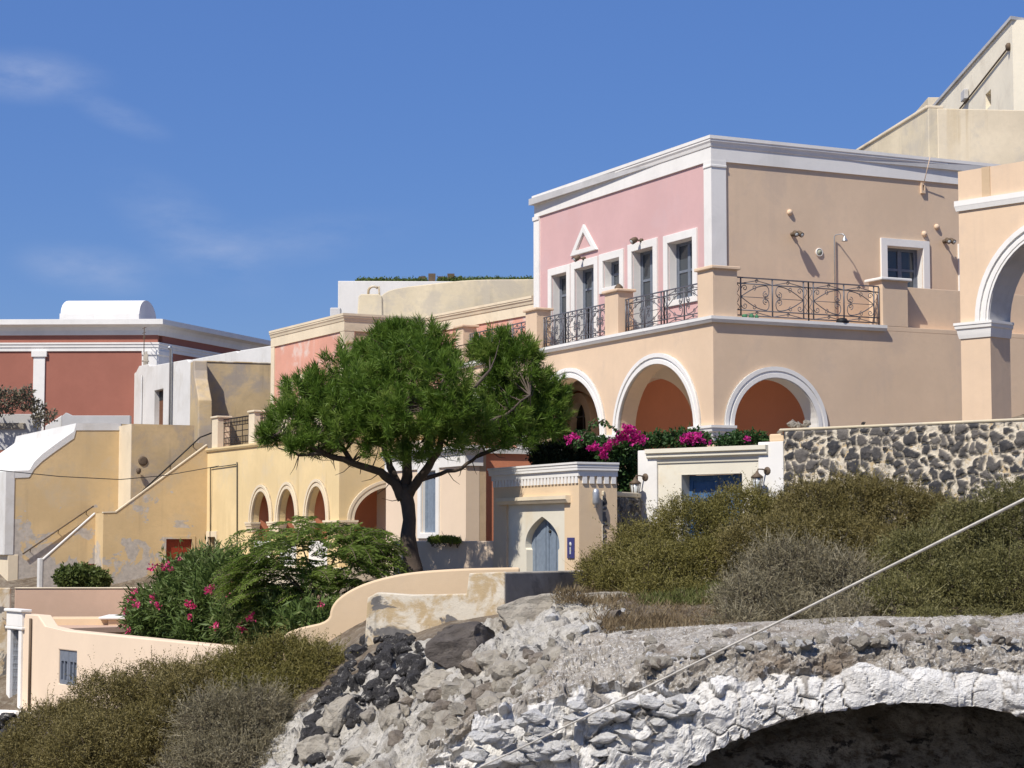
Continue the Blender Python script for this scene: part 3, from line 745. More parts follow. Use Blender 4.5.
for k in range(nb):                                    # boarded door leaves
    x0 = dcen-dhw*1.05+k*dhw*2.1/nb; d_.box(G1, x0+.006, x0+dhw*2.1/nb-.006, gz0+.1, dap+.05, -.28+(.0 if k % 2 else .008), -.23+(.0 if k % 2 else .012))
d_.box(G1, dcen-.05, dcen+.05, gz0+.1, dap-.05, -.235, -.20)
do = d_.build('door', M['lightblue'], gate)
MB().lathe(G1.P(dcen-.14, .2, -.23), [(.03, 0), (.04, .05), (.02, .07)], 8, G1.n).build('handle', M['darkiron'], do)
MB().box(G2, .5, gr, gz0, gzt-.05, -.45, 0).build('side_wall', M['peach'], gate)
MB().box(G1, 0.01, gt, gz0, gzt-.06, -gr, -gr+.3).build('back_wall', M['peach'], gate)
lz = G1.z(565, 495.5)
MB().sweep([G1.P(pa-.32, 0), G1.P(pb+.32, 0)], prof_ledge(lz, .17, .14), [G1.n]).build('lintel_moulding', M['cream'], gate)
m = MB()
m.sweep([G1.P(gt, 0, -1), G1.P(gt, 0), G1.P(0, 0), G2.P(gr, 0)], [(-.3, gzt-ghc), (.04, gzt-ghc), (.04, gzt-ghc*.62), (.09, gzt-ghc*.58), (.09, gzt-ghc*.42), (.10, gzt-ghc*.36), (.10, gzt-ghc*.2), (.12, gzt-ghc*.14), (.12, gzt), (-.3, gzt)], [G1.d, G1.n, G2.n])
m.box(G1, .1, gt-.1, gzt-.12, gzt-.02, -gr-.1, -.1); m.build('cornice', M['white'], gate)
m = MB(); k = 26
for i in range(k):
    t0 = gt*(i+.18)/k; m.box(G1, t0, t0+gt/k*.62, gzt-ghc-.16, gzt-ghc+.002, -.01, .036)
for i in range(5):
    t0 = .05+(gr-.05)*(i+.15)/5; m.box(G2, t0, t0+gr*.115, gzt-ghc-.17, gzt-ghc+.002, -.01, .036)
m.build('dentils', M['white'], gate)
tl_, zl_ = G2.tz(593.5, 497); m = MB(); m.lathe(G2.P(tl_, zl_-.17, .12), [(.05, -.08), (.03, -.03), (.07, 0), (.085, .04), (.085, .26), (.07, .33), (.02, .37)], 12); m.box(G2, tl_-.03, tl_+.03, zl_-.12, zl_-.02, 0, .06)
lo = m.build('wall_lamp', M['steel'], gate)
tl_, zl_ = G1.tz(571.5, 548); m = MB().box(G1, tl_-.17, tl_+.17, zl_-.24, zl_+.24, 0, .03); pq = m.build('plaque', M['plaque'], gate, .008)
m = MB(); m.lathe(G1.P(tl_, zl_+.08, .031), [(.06, 0), (.06, .004)], 12, G1.n); m.box(G1, tl_-.03, tl_+.03, zl_-.14, zl_+.02, .031, .036); m.build('emblem', M['greywhite'], pq)

# stone wall and white marble gate in one line
s0 = at(783, 445, 46); DS = Vector((-2212, 2000, 0)).normalized()
FS = Frame((s0.x, s0.y), (DS.x, DS.y)); FSR = Frame((s0.x, s0.y), (-DS.x, -DS.y))
g2 = thing('marble_gate', 'white pillared gateway with pale marble front and blue shutter behind the scrub', 'gate', (s0.x, s0.y, -.3))
zt2 = FS.z(783, 446.5); tl0 = FS.t(638.5, 470); zb2 = -.6
oa, ob = FS.t(745, 480), FS.t(677.5, 480); oz = FS.z(700, 473.5)
wa_, wb_ = FS.t(759, 470), FS.t(657.5, 470)
MB().box(FS, -.02, wa_, zb2, zt2+.12, -.5, .03).build('pillar', M['white'], g2, .012)
MB().box(FS, wb_, tl0, zb2, zt2+.03, -.5, .03).build('pillar', M['white'], g2, .012)
MB().prism(FS, rect(wa_, wb_, zb2, zt2-.1), -.45, -.03, [rect(oa, ob, zb2+.1, oz)]).build('marble_front', M['marble'], g2)
MB().sweep([FS.P(FS.t(769, 446), 0), FS.P(FS.t(648.5, 449), 0)], [(-.4, zt2-.30), (.0, zt2-.30), (.02, zt2-.2), (.10, zt2-.15), (.10, zt2-.08), (.15, zt2-.05), (.15, zt2+.05), (-.4, zt2+.05)], [FS.n]).build('cornice', M['marble'], g2)
m = MB(); m.prism(FS, rect(oa, ob, zb2+.1, oz), -.40, -.026, [rect(oa+.1, ob-.1, zb2+.2, oz-.02)]); m.build('opening_frame', M['marble'], g2)
m = MB(); mid = (oa+ob)/2
for a, b in ((oa+.08, mid-.02), (mid+.02, ob-.08)):
    m.prism(FS, rect(a, b, zb2+.2, oz-.03), -.40, -.34, [rect(a+.12, b-.12, oz-.85, oz-.16)]); m.box(FS, a+.1, b-.1, zb2+.2, oz-.1, -.41, -.37)
m.build('shutter', M['darkblue'], g2)
def lantern(F, t, z, parent):
    m = MB(); m.lathe(F.P(t, z+.16, 0), [(.10, 0), (.10, .03), (.05, .05)], 12, F.n)
    m.tube([F.P(t, z+.16, .02), F.P(t+.05, z+.2, .15), F.P(t+.08, z+.2, .28), F.P(t+.08, z+.1, .32)], .018, 6)
    c = F.P(t+.08, z, .32)
    m.lathe(c, [(.02, .16), (.05, .10), (.15, .02), (.14, .0), (.12, -.005)], 8); m.lathe(c, [(.05, -.38), (.09, -.35), (.10, -.33), (.09, -.32)], 8); m.lathe(c, [(.02, -.45), (.03, -.41), (.05, -.37)], 8)
    for k in range(6):
        a = k*math.pi/3; m.tube([c+Vector((.13*math.cos(a), .13*math.sin(a), 0)), c+Vector((.085*math.cos(a), .085*math.sin(a), -.34))], .009, 4)
    o = m.build('lantern', M['rust'], parent); g = MB(); g.lathe(c, [(.075, -.33), (.115, -.005)], 10); g.build('glass', M['lampglass'], o); return o
tl_, zl_ = FS.tz(646, 484); lantern(FS, tl_, zl_, g2)
tl_, zl_ = FS.tz(768, 478); lantern(FS, tl_, zl_, g2)

def stone_mat():
    t = NT('dark_stone_in_mortar'); a = t.n('ShaderNodeAttribute', attribute_name='stone').outputs['Fac']; r = t.n('ShaderNodeAttribute', attribute_name='rnd').outputs['Fac']
    n = t.noise(7, 6, .7); n2 = t.noise(28, 5, .7); n3 = t.noise(.9, 4)
    st = t.mix(r, (.040, .040, .044), (.15, .135, .12)); st = t.mix(t.math('MULTIPLY', t.ramp(n, .46, .7), .5), st, (.20, .175, .15)); st = t.mix(t.ramp(n2, .5, .75), st, (.055, .052, .052))
    mo = t.mix(t.ramp(n, .35, .65), (.50, .43, .33), (.66, .59, .47)); mo = t.mix(t.math('MULTIPLY', t.ramp(n3, .5, .7), .6), mo, (.42, .36, .28))
    t.col(t.mix(a, mo, st)); t.bump(t.math('ADD', n, n2), .6, .03); return t.done(.9)
M['stone'] = stone_mat()
def stone_wall(name, F, t0, t1, z0, z1, thick, parent, seed, scale=2.6, res=.028, thr=(.035, .085)):
    """a wall face with real relief: stones proud of the mortar; sides, back and capping as well"""
    nt_, nz_ = int((t1-t0)/res), int((z1-z0)/res)
    T, Z = np.meshgrid(np.linspace(t0, t1, nt_), np.linspace(z0, z1, nz_)); T, Z = T.ravel(), Z.ravel()
    p = np.stack([T*scale, Z*scale*1.15, np.full_like(T, seed*3.7)], 1)
    wv = np.stack([fbm(p*1.3, 3, seed+1), fbm(p*1.3, 3, seed+5), np.zeros_like(T)], 1); q = p+wv*.55
    f1, f2, idr = worley(q, seed)
    st = sstep(thr[0], thr[1], (f2-f1)+.06*fbm(p*5, 2, seed+8)-.16*(idr > .82))
    dsp = .085*st*(1-.6*f1)*(.6+.6*idr)+.025*fbm(p*3, 3, seed+3)
    rnd = np.clip((idr*7.13) % 1, 0, 1)**1.6
    edge = np.minimum(np.minimum(T-t0, t1-T), np.minimum(Z-z0, z1-Z)); dsp *= sstep(0, .05, edge)
    o = np.array(F.o); d = np.array(F.d); n = np.array(F.n)
    V = o+T[:, None]*d+dsp[:, None]*n+Z[:, None]*np.array((0, 0, 1.))
    fo_ = fast_mesh('stone_face', V, 4, M['stone'], parent, {'stone': st, 'rnd': rnd}, True, grid_faces(nz_, nt_))
    MB().box(F, t0, t1, z0, z1, -thick, -.002).build('core', M['weathered'], parent)
    return fo_
sw1 = thing('stone_wall', 'long wall of dark lava stones in pale mortar beside the marble gate', 'wall', (s0.x, s0.y, 0))
zS = FSR.z(785, 428.5); 
stone_wall('w', FSR, .02, 9.5, -.6, zS-.06, .55, sw1, 3, 3.4, thr=(.055, .11))
MB().box(FSR, -.1, 9.5, zS-.065, zS+.0, -.55, .03).build('capping', M['beige_old'], sw1, .03)
xa, ya = at(602.5, 490, 46.25), at(640, 490, 48.6)
FW = Frame((xa.x, xa.y), (ya.x-xa.x, ya.y-xa.y))
if FW.n.y > 0: FW.n = -FW.n
sw2 = thing('stone_wall', 'short stretch of mottled stone wall between gatehouse and marble gate', 'wall', (xa.x, xa.y, 0))
LW = (ya-xa).length; zW = FW.z(610, 492)
stone_wall('w', FW, 0, LW, -.6, zW-.1, .4, sw2, 8, 4.2)
MB().box(FW, 0, LW, zW-.1, zW+.02, -.4, .04).build('capping', M['beige_old'], sw2, .03)

# ------------------------------------------------------------------ pale house with the blue window, low walls
h0 = at(466, 455, 54); H1 = Frame((h0.x, h0.y), D1); H2 = Frame((h0.x, h0.y), D2)
ph = thing('pale_house', 'pale peach house end with white cornice and a tall blue shuttered window behind the pine', 'house', (h0.x, h0.y, -.6))
ht = H1.t(386, 500); hz = H1.z(466, 449)
wa, wb, wz0, wz1 = H1.t(437, 500), H1.t(422, 500), H1.z(430, 533), H1.z(430, 471)
MB().prism(H1, rect(0, ht, -1.2, hz-.1), -.4, 0, [rect(wa, wb, wz0, wz1)]).build('front_wall', M['palehouse'], ph)
window(H1, wa, wb, wz0, wz1, ph, depth=.16, sur=.22, bars=3, leaves=2, frmat=M['lightblue'], name='window', solid=.97)
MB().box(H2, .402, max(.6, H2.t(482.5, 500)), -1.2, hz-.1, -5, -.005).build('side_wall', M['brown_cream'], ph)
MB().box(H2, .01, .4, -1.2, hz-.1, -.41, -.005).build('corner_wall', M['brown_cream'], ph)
MB().sweep([H1.P(ht, 0), H1.P(0, 0), H2.P(H2.t(482.5, 460), 0)], prof_cornice(hz+.1, .55, .14), [H1.n, H2.n]).build('cornice', M['white'], ph)
MB().box(H1, .05, ht, hz-.1, hz+.05, -3, 0).build('roof', M['white_old'], ph)
MB().box(H2, max(.6, H2.t(482.5, 500))+.002, 3.4, -1.2, H2.z(500, 450), -.5, -.12).build('red_wall', M['terracotta'], ph)
# low terrace wall under it
l0 = at(497, 541, 50.3); L1 = Frame((l0.x, l0.y), (-.80, .33))
lw = thing('low_wall', 'low peach terrace wall in the shade of the pine below the blue window', 'wall', (l0.x, l0.y, -.9))
MB().box(L1, -.4, L1.t(393, 541), -1.6, l0.z, -.5, 0).build('wall', M['palehouse'], lw, .03)

# ------------------------------------------------------------------ ramp wall and weathered wall in front of the pine
def poly_wall(F, px, thick, mat, name, parent, zbot=None, bevel=.04):
    poly = [F.tz(u, v) for u, v in px]
    return MB().prism(F, poly, -thick, 0).build(name, mat, parent, bevel)
r0 = at(390, 600, 43.5); FRW = Frame((r0.x, r0.y), (1, .05))
def smooth_px(pts, it=2):
    for _ in range(it):
        q = [pts[0]]
        for a, b in zip(pts[:-1], pts[1:]):
            q += [(a[0]*.75+b[0]*.25, a[1]*.75+b[1]*.25), (a[0]*.25+b[0]*.75, a[1]*.25+b[1]*.75)]
        q.append(pts[-1]); pts = q
    return pts
top = smooth_px([(283, 642), (284, 634), (300, 628), (329, 622), (331, 606), (343, 594), (365, 583), (395, 575), (425, 571), (468, 568.5), (520, 567.5)])
rw = thing('ramp_wall', 'smooth peach wall with a curving stepped top rising towards the pine', 'wall', (r0.x, r0.y, -2.5))
poly_wall(FRW, top+[(520, 690), (283, 690)], .45, M['peach'], 'wall', rw)
w0 = at(505, 600, 41); FWA = Frame((w0.x, w0.y), (-.97, .16)); FWB = Frame((w0.x, w0.y), (.55, .83))
if FWB.n.dot(Vector((1, -.3, 0))) < 0: FWB.n = -FWB.n
ww = thing('weathered_wall', 'stained flaking old wall with broken lower edge above the dark lava rocks', 'wall', (w0.x, w0.y, -2))
zA = FWA.z(468, 594); zB_ = FWA.z(500, 572)
tq = FWA.t(469, 600); te = FWA.t(365, 600)
poly = [(0, -3.2), (te+.1, -3.2), (te, FWA.z(366, 640)), (te-.05, FWA.z(368, 598)), (te-.25, zA+.02), (te*.55+tq*.45, zA-.02), (tq+.05, zA), (tq, zB_-.03), (.06, zB_), (0, zB_-.02)]
MB().prism(FWA, poly, -.4, 0).build('front', M['weathered'], ww, .03)
tB = FWB.t(592, 580)
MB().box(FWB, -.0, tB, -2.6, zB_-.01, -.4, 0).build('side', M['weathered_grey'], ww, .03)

# ------------------------------------------------------------------ yellow arcaded house behind the pine
m0 = at(339, 520, 66); DM = Vector((-1082, 2000, 0)).normalized()
A1 = Frame((m0.x, m0.y), (DM.x, DM.y)); A2 = Frame((m0.x, m0.y), (DM.y, -DM.x))
mh = thing('arcaded_house', 'yellow house with round arches below, terrace railings and a faded pink upper wall', 'house', (m0.x, m0.y, -1))
zLM = A1.z(209, 448.6); tE = A1.t(207, 500); zg = -1.6
zsM = A1.z(300, 521)
specs = []
for ul, ur, va, ui in ((250.4, 273.4, 484.6, 262), (276.5, 299.3, 481.9, 288), (304.8, 330.3, 479, 318)):
    a, b = A1.t(ur, 515), A1.t(ul, 515); specs.append(((a+b)/2, (b-a)/2, A1.z(ui, va)-zsM))
wdM = .24
dta, dtb = A1.t(216, 545), A1.t(208.5, 545); dz0, dz1 = A1.z(212, 562), A1.z(212, 537)
holes = [arch_hole(tc, zg+.3, zsM, hw-wdM, rz-wdM) for tc, hw, rz in specs]+[rect(dta, dtb, dz0, dz1)]
MB().prism(A1, rect(0, tE, zg, zLM-.12), -.24, 0, holes).build('front_wall', M['yellow'], mh)
bl_, br_ = A2.t(346.7, 520), A2.t(346.7, 520)+3.6; tcM = (bl_+br_)/2
MB().prism(A2, rect(.242, 8, zg, zLM-.12), -.5, 0, [arch_hole(tcM, zg+.3, zsM, 1.8-wdM, A2.z(388, 479)-zsM-wdM)]).build('side_wall', M['yellow'], mh)
m = MB()
for tc, hw, rz in specs: arch_trim(m, A1, tc, zsM, hw, rz, wdM)
arch_trim(m, A2, tcM, zsM, 1.8, A2.z(388, 479)-zsM, wdM); m.build('arch_trim', M['cream'], mh)
for i in range(3):
    a = specs[i][0]-specs[i][1]+wdM; b = (specs[i+1][0]+specs[i+1][1]-wdM) if i < 2 else 0
    if i < 2: MB().sweep([A1.P(a, 0, -.25), A1.P(a, 0), A1.P(b, 0), A1.P(b, 0, -.25)], cap_prof(zsM, .36, .13), [A1.d, A1.n, -A1.d]).build('capital', M['cream'], mh)
    else: MB().sweep([A1.P(a, 0, -.25), A1.P(a, 0), A1.P(0, 0), A2.P(bl_+wdM, 0), A2.P(bl_+wdM, 0, -.5)], cap_prof(zsM, .36, .13), [A1.d, A1.n, A2.n, A2.d]).build('capital', M['cream'], mh)
a = specs[0][0]+specs[0][1]-wdM
MB().sweep([A1.P(a, 0, -.25), A1.P(a, 0), A1.P(a+.5, 0)], cap_prof(zsM, .36, .13), [-A1.d, A1.n]).build('capital', M['cream'], mh)
# porch interior and parapet between the piers
B1 = A1.shift(0, -2.6)
MB().box(B1, -1, 9, zg, zLM-.2, -.3, 0).build('porch_wall', M['vault_in'], mh)
MB().box(A1, .5, specs[0][0]+2.4, zsM+1.5, zLM-.2, -2.6, -.25).build('porch_ceiling', M['vault_in'], mh)
for tc, hw, rz in specs: MB().box(A1, tc+hw-wdM+.02, tc+hw-wdM+.2, zg, zLM-.2, -2.6, -.245).build('cross_wall', M['terracotta'], mh)
tw = specs[0][0]+specs[0][1]+.4; MB().box(A1, tw, tw+.3, zg, zLM-.2, -2.6, -.25).build('porch_end', M['vault_in'], mh)
m = MB()
for px in ([(264.5, 562), (266, 516), (275, 496), (280, 562)], [(291, 562), (292.5, 516), (301, 494), (306, 562)], [(317, 562), (318.5, 514), (333, 492), (338, 562)]):
    m.prism(B1, [B1.tz(u, v) for u, v in px], .004, .03)   # red lower wall between pale vault springings
m.build('red_dado', M['terracotta'], mh)
E1 = A2.shift(0, -3.2)
MB().box(E1, .6, 9, zg, zLM-.2, -.3, 0).build('porch_wall', M['vault_in'], mh)
m = MB()
for px in ([(350, 545), (350, 513), (354, 509), (358.5, 506), (363, 511), (367, 521), (369, 545)], [(371, 545), (372, 515), (376, 498), (380, 491), (378, 515), (377, 545)]):
    m.prism(E1, [E1.tz(u, v) for u, v in px], .004, .03)
m.build('red_dado', M['terracotta'], mh)
MB().prism(E1, [E1.tz(u, v) for u, v in [(382, 545), (383, 515), (387, 504), (391, 500), (398, 503), (400, 545)]], .004, .03).build('inner_door', M['brownwood'], mh)
MB().box(A1, specs[2][0]-specs[2][1], specs[0][0]+specs[0][1], zg, A1.z(290, 541), -.22, -.05).build('porch_parapet', M['white_old'], mh, .02)
structure(MB().box(A1, -2, tE-3, zg-.2, A1.z(290, 566), -3, 1.4).build('courtyard_paving', M['cream']))
MB().box(A1, dta, dtb, dz0, dz1, -.4, -.3).build('door', M['dark'], mh)
MB().prism(A1, [(dta-.15, dz0), (dta, dz0), (dta, dz1), (dtb, dz1), (dtb, dz0), (dtb+.15, dz0), (dtb+.15, dz1+.22), (dta-.15, dz1+.22)], -.02, .05).build('door_surround', M['cream'], mh, .01)
# terrace ledge, floor, pillars and railings
MB().sweep([A1.P(tE, 0), A1.P(0, 0), A2.P(8, 0)], prof_ledge(zLM, .13, .09), [A1.n, A2.n]).build('ledge', M['yellow'], mh)
MB().box(A1, 0.02, tE, zLM-.12, zLM-.03, -4, -.02).build('terrace_floor', M['pinkbrown'], mh)
zpil = A1.z(212, 416.5)
pp = []
for ul, ur in ((211.3, 217), (248, 253.6), (274, 279)):
    a, b = A1.t(ur, 430), A1.t(ul, 430); pp.append((a, b)); pillar(A1, a, b, zLM-.01, zpil, -.55, -.02, mh, M['cream'], M['cream'], .05)
for k in (4.6, 1.6): pillar(A1, k, k+.6, zLM-.01, zpil, -.55, -.02, mh, M['cream'], M['cream'], .05)
def bar_railing(F, t0, t1, z0, z1, d, parent):
    m = MB(); h = z1-z0
    for f in (.12, .32, .52, .72, .98): m.tube([F.P(t0, z0+h*f, d), F.P(t1, z0+h*f, d)], .018 if f < .9 else .026, 5)
    n = max(6, int((t1-t0)/.16))
    for i in range(n+1):
        t = t0+(t1-t0)*i/n
        m.tube([F.P(t, z0+.06, d), F.P(t, z0+h*.32, d)], .012, 4); m.tube([F.P(t, z0+h*.72, d), F.P(t, z1, d)], .012, 4)
        if i % 4 == 0: m.tube([F.P(t, z0, d), F.P(t, z1, d)], .016, 4)
        m.lathe(F.P(t, z0+h*.84, d), [(.01, -.05), (.035, 0), (.01, .05)], 5)
    return m.build('railing', M['darkiron'], parent)
bar_railing(A1, pp[1][1], pp[0][0], zLM+.02, zpil-.12, -.28, mh)
bar_railing(A1, pp[2][1], pp[1][0], zLM+.02, zpil-.12, -.28, mh)
bar_railing(A1, 5.2, pp[2][0], zLM+.02, zpil-.12, -.28, mh)
bar_railing(A1, 2.2, 4.6, zLM+.02, zpil-.12, -.28, mh)
# upper storey set back
B0 = A1.shift(0, -2.0); zc0 = B0.z(345, 313.4)
cs = B0.t(345, 320); ce = B0.t(272, 335)
UB1 = B0.shift(cs, 0); UB2 = Frame((UB1.o.x, UB1.o.y), (DM.y, -DM.x)); zTM = UB1.z(345, 313.4); te_ = ce-cs
wsp = [(UB1.t(292, 395), UB1.t(283, 395), UB1.z(288, 407), UB1.z(287, 384.5)), (UB1.t(315, 395), UB1.t(302, 395), UB1.z(305, 403), UB1.z(305, 379))]
hM = .62
MB().prism(UB1, rect(0, te_, zLM-.1, zTM-.05), -.4, 0, [rect(a, b, c, d) for a, b, c, d in wsp]).build('upper_wall', M['worn_pink'], mh)
for a, b, c, d in wsp: window(UB1, a, b, c, d, mh, depth=.25, sur=.2, bars=2, leaves=2, surmat=M['cream'], frmat=M['brownwood'])
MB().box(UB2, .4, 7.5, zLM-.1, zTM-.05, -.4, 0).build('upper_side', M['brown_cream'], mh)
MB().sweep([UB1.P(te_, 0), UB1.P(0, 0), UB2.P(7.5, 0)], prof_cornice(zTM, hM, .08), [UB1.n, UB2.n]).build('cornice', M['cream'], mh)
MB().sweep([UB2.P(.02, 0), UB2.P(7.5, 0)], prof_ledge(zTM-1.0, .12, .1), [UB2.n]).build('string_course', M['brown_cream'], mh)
m = MB(); m.box(UB1, te_-.35, te_, zLM-.1, zTM-hM, 0, .04); m.sweep([UB1.P(.35, 0), UB1.P(0, 0), UB2.P(.35, 0)], [(-.01, zLM), (.04, zLM), (.04, zTM-hM), (-.01, zTM-hM)], [UB1.n, UB2.n]); m.build('pilaster', M['cream'], mh)
MB().box(UB1, .1, te_-.1, zTM-.15, zTM-.05, -6, -.1).build('roof', M['white_old'], mh)

# ------------------------------------------------------------------ the low wing between it and the villa
n0 = at(533.5, 294, 64.3); n1_ = at(435, 318, 69.8)
FN = Frame((n0.x, n0.y), (n1_.x-n0.x, n1_.y-n0.y))
nh = thing('low_wing', 'low old salmon wing with a cream moulded cornice joining the villa', 'house', (n0.x, n0.y, 1))
LN = (Vector((n1_.x, n1_.y, 0))-FN.o).length; zN = FN.z(480, 306.5)
MB().box(FN, -.2, LN+.5, 1, zN-.1, -.5, 0).build('wall', M['worn_pink'], nh)
MB().sweep([FN.P(LN+.5, 0), FN.P(-.1, 0)], prof_cornice(zN, .60, .1), [FN.n]).build('cornice', M['cream'], nh)
MB().box(FN, -.1, LN+.5, zN-.1, zN-.03, -7, -.1).build('roof', M['white_old'], nh)
# roof structures behind: beige wall with a rounded shoulder, white house with a hedge
k0 = at(460, 300, 77); FK = Frame((k0.x, k0.y), (1, .0))
top = smooth_px([(376, 302), (385, 291.5), (400, 287.5), (430, 284), (455, 281), (480, 279.5), (505, 279.3), (545, 279)], 1)
kw = thing('roof_wall', 'long stained beige wall with a rounded left shoulder above the low wing roof', 'wall', (k0.x, k0.y, 6))
poly_wall(FK, top+[(545, 345), (376, 345)], .6, M['beige_old'], 'wall', kw)
kc = at(371, 305, 74.5); FC = Frame((kc.x, kc.y), (1, .02))
ch = thing('chimney_block', 'squat tapering beige chimney with an iron hoop on the pink house roof', 'chimney', (kc.x, kc.y, 7))
poly_wall(FC, [(357, 320), (358.5, 296), (361, 294), (379, 294), (382, 296), (382.5, 320)], 1.0, M['beige_old'], 'body', ch)
m = MB(); tt, zz = FC.tz(373, 294); m.tube([FC.P(tt-.2, zz-.1, -.5)]+[FC.P(tt+.2*math.cos(R(q)), zz+.15+.2*math.sin(R(q)), -.5) for q in range(180, 30, -20)], .05, 6); m.tube([FC.P(tt+.22, zz-.1, -.5), FC.P(tt+.2, zz+.35, -.5)], .04, 6); m.build('hoop', M['weathered'], ch)
b0 = at(336, 312, 76); FB = Frame((b0.x, b0.y), (1, 0)); sm = thing('chimney_block', 'tiny pale square chimney at the edge of the pink house roof', 'chimney', (b0.x, b0.y, 7))
poly_wall(FB, [(330, 322), (330, 307.5), (340.5, 307.5), (340.5, 322)], .5, M['greywhite'], 'body', sm)
v0 = at(338, 300, 83); FV = Frame((v0.x, v0.y), (1, .03))
wh = thing('white_house', 'plain white cube house with a green hedge along its roof', 'house', (v0.x, v0.y, 5))
tv = FV.t(432, 290); zv = FV.z(360, 281)
MB().box(FV, 0, tv+8, 5, zv, -6, 0).build('wall', M['white'], wh, .02)
m = MB(); tt, zz = FV.tz(433, 279); 
for k in range(4): m.box(FV, tt-.6+k*.4, tt-.3+k*.4, zv, zv+.25+.12*(k % 2), -.6, -.3)
m.build('roof_vent', M['rust'], wh)

# ------------------------------------------------------------------ left: stair house, vault, white house, red house
qb = A1.P(tE, 0); PB = Frame((qb.x, qb.y), (-D2[0], -D2[1]))        # t grows to the left
st = thing('stair_house', 'ochre house front with an outside stair, grey patches and a white vaulted roof', 'house', (qb.x, qb.y, -2))
zb = -2.6
tb3 = PB.t(103, 540)
rdA, rdB, rdz = PB.t(192, 550), PB.t(166, 550), PB.z(180, 539)
pz1 = PB.z(116, 512.5)
poly = [(0, zb), (tb3, zb), (tb3, PB.z(103, 513)), (PB.t(116, 513), pz1), (0, PB.z(207, 445.5))]
MB().prism(PB, poly, -.15, 0, [rect(rdA, rdB, zb+.1, rdz)]).build('stair_wall', M['ochre'], st)
do = MB().box(PB, rdA, rdB, zb+.1, rdz, -.13, -.09); do = do.build('door', M['reddoor'], st)
m = MB()
pts = [PB.tz(207, 445.5), PB.tz(116, 512.5), PB.tz(103, 513)]
for a, b in zip(pts[:-1], pts[1:]):
    m.prism(PB, [(a[0], a[1]), (b[0], b[1]), (b[0], b[1]+.05), (a[0], a[1]+.05)], -.16, .02)
m.build('stair_coping', M['cream'], st)
MB().prism(PB, [(rdA-.12, zb+.2), (rdA, zb+.2), (rdA, rdz), (rdB, rdz), (rdB, zb+.2), (rdB+.12, zb+.2), (rdB+.12, rdz+.12), (rdA-.12, rdz+.12)], -.01, .025).build('door_surround', M['ochre'], st)
# lower flight, one step back
PA = PB.shift(tb3, -1.2)
ta0 = PA.t(95, 520); ta1 = PA.t(43, 560)
swA, swB = PA.t(101, 568), PA.t(86.5, 568)
poly = [(-.35, zb), (ta1, zb), (ta1, PA.z(43, 560)), (PA.t(95, 514), PA.z(95, 514)), (-.35, PA.z(95, 514)+.0)]
MB().prism(PA, poly, -.15, 0).build('lower_stair_wall', M['ochre'], st)
MB().box(PA, swA, swB, PA.z(95, 573.5), PA.z(95, 564), -.02, .012).build('hatch', M['reddoor'], st)
MB().box(PB, tb3-.3, tb3, zb, PB.z(103, 513), -1.5, -.15).build('landing_side', M['ochre'], st)
a, b = PA.tz(95, 514), PA.tz(43, 560)
MB().prism(PA, [a, b, (b[0], b[1]+.05), (a[0], a[1]+.05)], -.16, .02).build('stair_coping', M['white'], st)
MB().box(PA, ta1, ta1+.15, zb, PA.z(43, 560)+.06, -.3, .02).build('newel', M['white_old'], st, .02)
# treads hidden behind the parapets
m = MB(); n = 16; p0 = PB.tz(116, 520); p1 = PB.tz(203, 456)
for i in range(n):
    f = i/n; t0 = p0[0]+(p1[0]-p0[0])*f; t1 = p0[0]+(p1[0]-p0[0])*(i+1)/n; zz = p0[1]-.6+(p1[1]-p0[1])*(i+1)/n
    m.box(PB, min(t0, t1), max(t0, t1), zb, zz, -1.45, -.31)
p0 = PA.tz(48, 566); p1 = PA.tz(95, 522)
for i in range(9):
    t0 = p0[0]+(p1[0]-p0[0])*i/9; t1 = p0[0]+(p1[0]-p0[0])*(i+1)/9; zz = p0[1]-.6+(p1[1]-p0[1])*(i+1)/9
    m.box(PA, min(t0, t1), max(t0, t1), zb, zz, -1.65, -.31)
m.build('steps', M['weathered'], st)
# walls behind the stair
W2 = PB.shift(0, -1.5)
tw2 = W2.t(131.5, 450); zw2 = W2.z(160, 424.5)
tk1 = W2.t(194, 450)
MB().prism(W2, [(-1.5, zb), (tw2, zb), (tw2, zw2), (tk1, zw2), (tk1, W2.z(194, 443)), (W2.t(203, 443), W2.z(203, 443)), (W2.t(203, 443), W2.z(203, 457)), (-1.5, W2.z(203, 457))], -.4, 0).build('back_wall', M['ochre_grey'], st)
MB().box(W2, tw2-.004, tw2+.02, zb, zw2, -2.0, .0).build('corner_face', M['cream'], st)
W1 = W2.shift(0, -1.8)
px = [(121, 424), (76, 424), (74, 432), (66, 437.5), (54, 446), (42, 455), (34, 463), (30, 470), (28.5, 471)]
gp = [W1.tz(u, v) for u, v in px]
t15 = W1.t(14.5, 480)
poly = [(tw2-.6, zb), (t15, zb), (t15, W1.z(15, 471.5))]+[(a, b) for a, b in gp[::-1]]+[(tw2-.6, gp[0][1])]
DP = 11
MB().prism(W1, poly, -.4, 0).build('gable_wall', M['ochre'], st)
m = MB(); n = len(gp)       # white vault behind the gable, and the white flank wall
prof = [(t15, W1.z(15, 471.5))]+gp[::-1]
m.add([W1.P(a, b+.03, 0.02) for a, b in prof]+[W1.P(a, b+.03, -DP) for a, b in prof]+[W1.P(a, b-.25, 0.02) for a, b in prof]+[W1.P(a, b-.25, -DP) for a, b in prof],
      [(i, i+1, len(prof)+i+1, len(prof)+i) for i in range(len(prof)-1)]+[(2*len(prof)+i, 2*len(prof)+i+1, i+1, i) for i in range(len(prof)-1)])
m.build('vault_roof', M['white_old'], st, recalc=True)
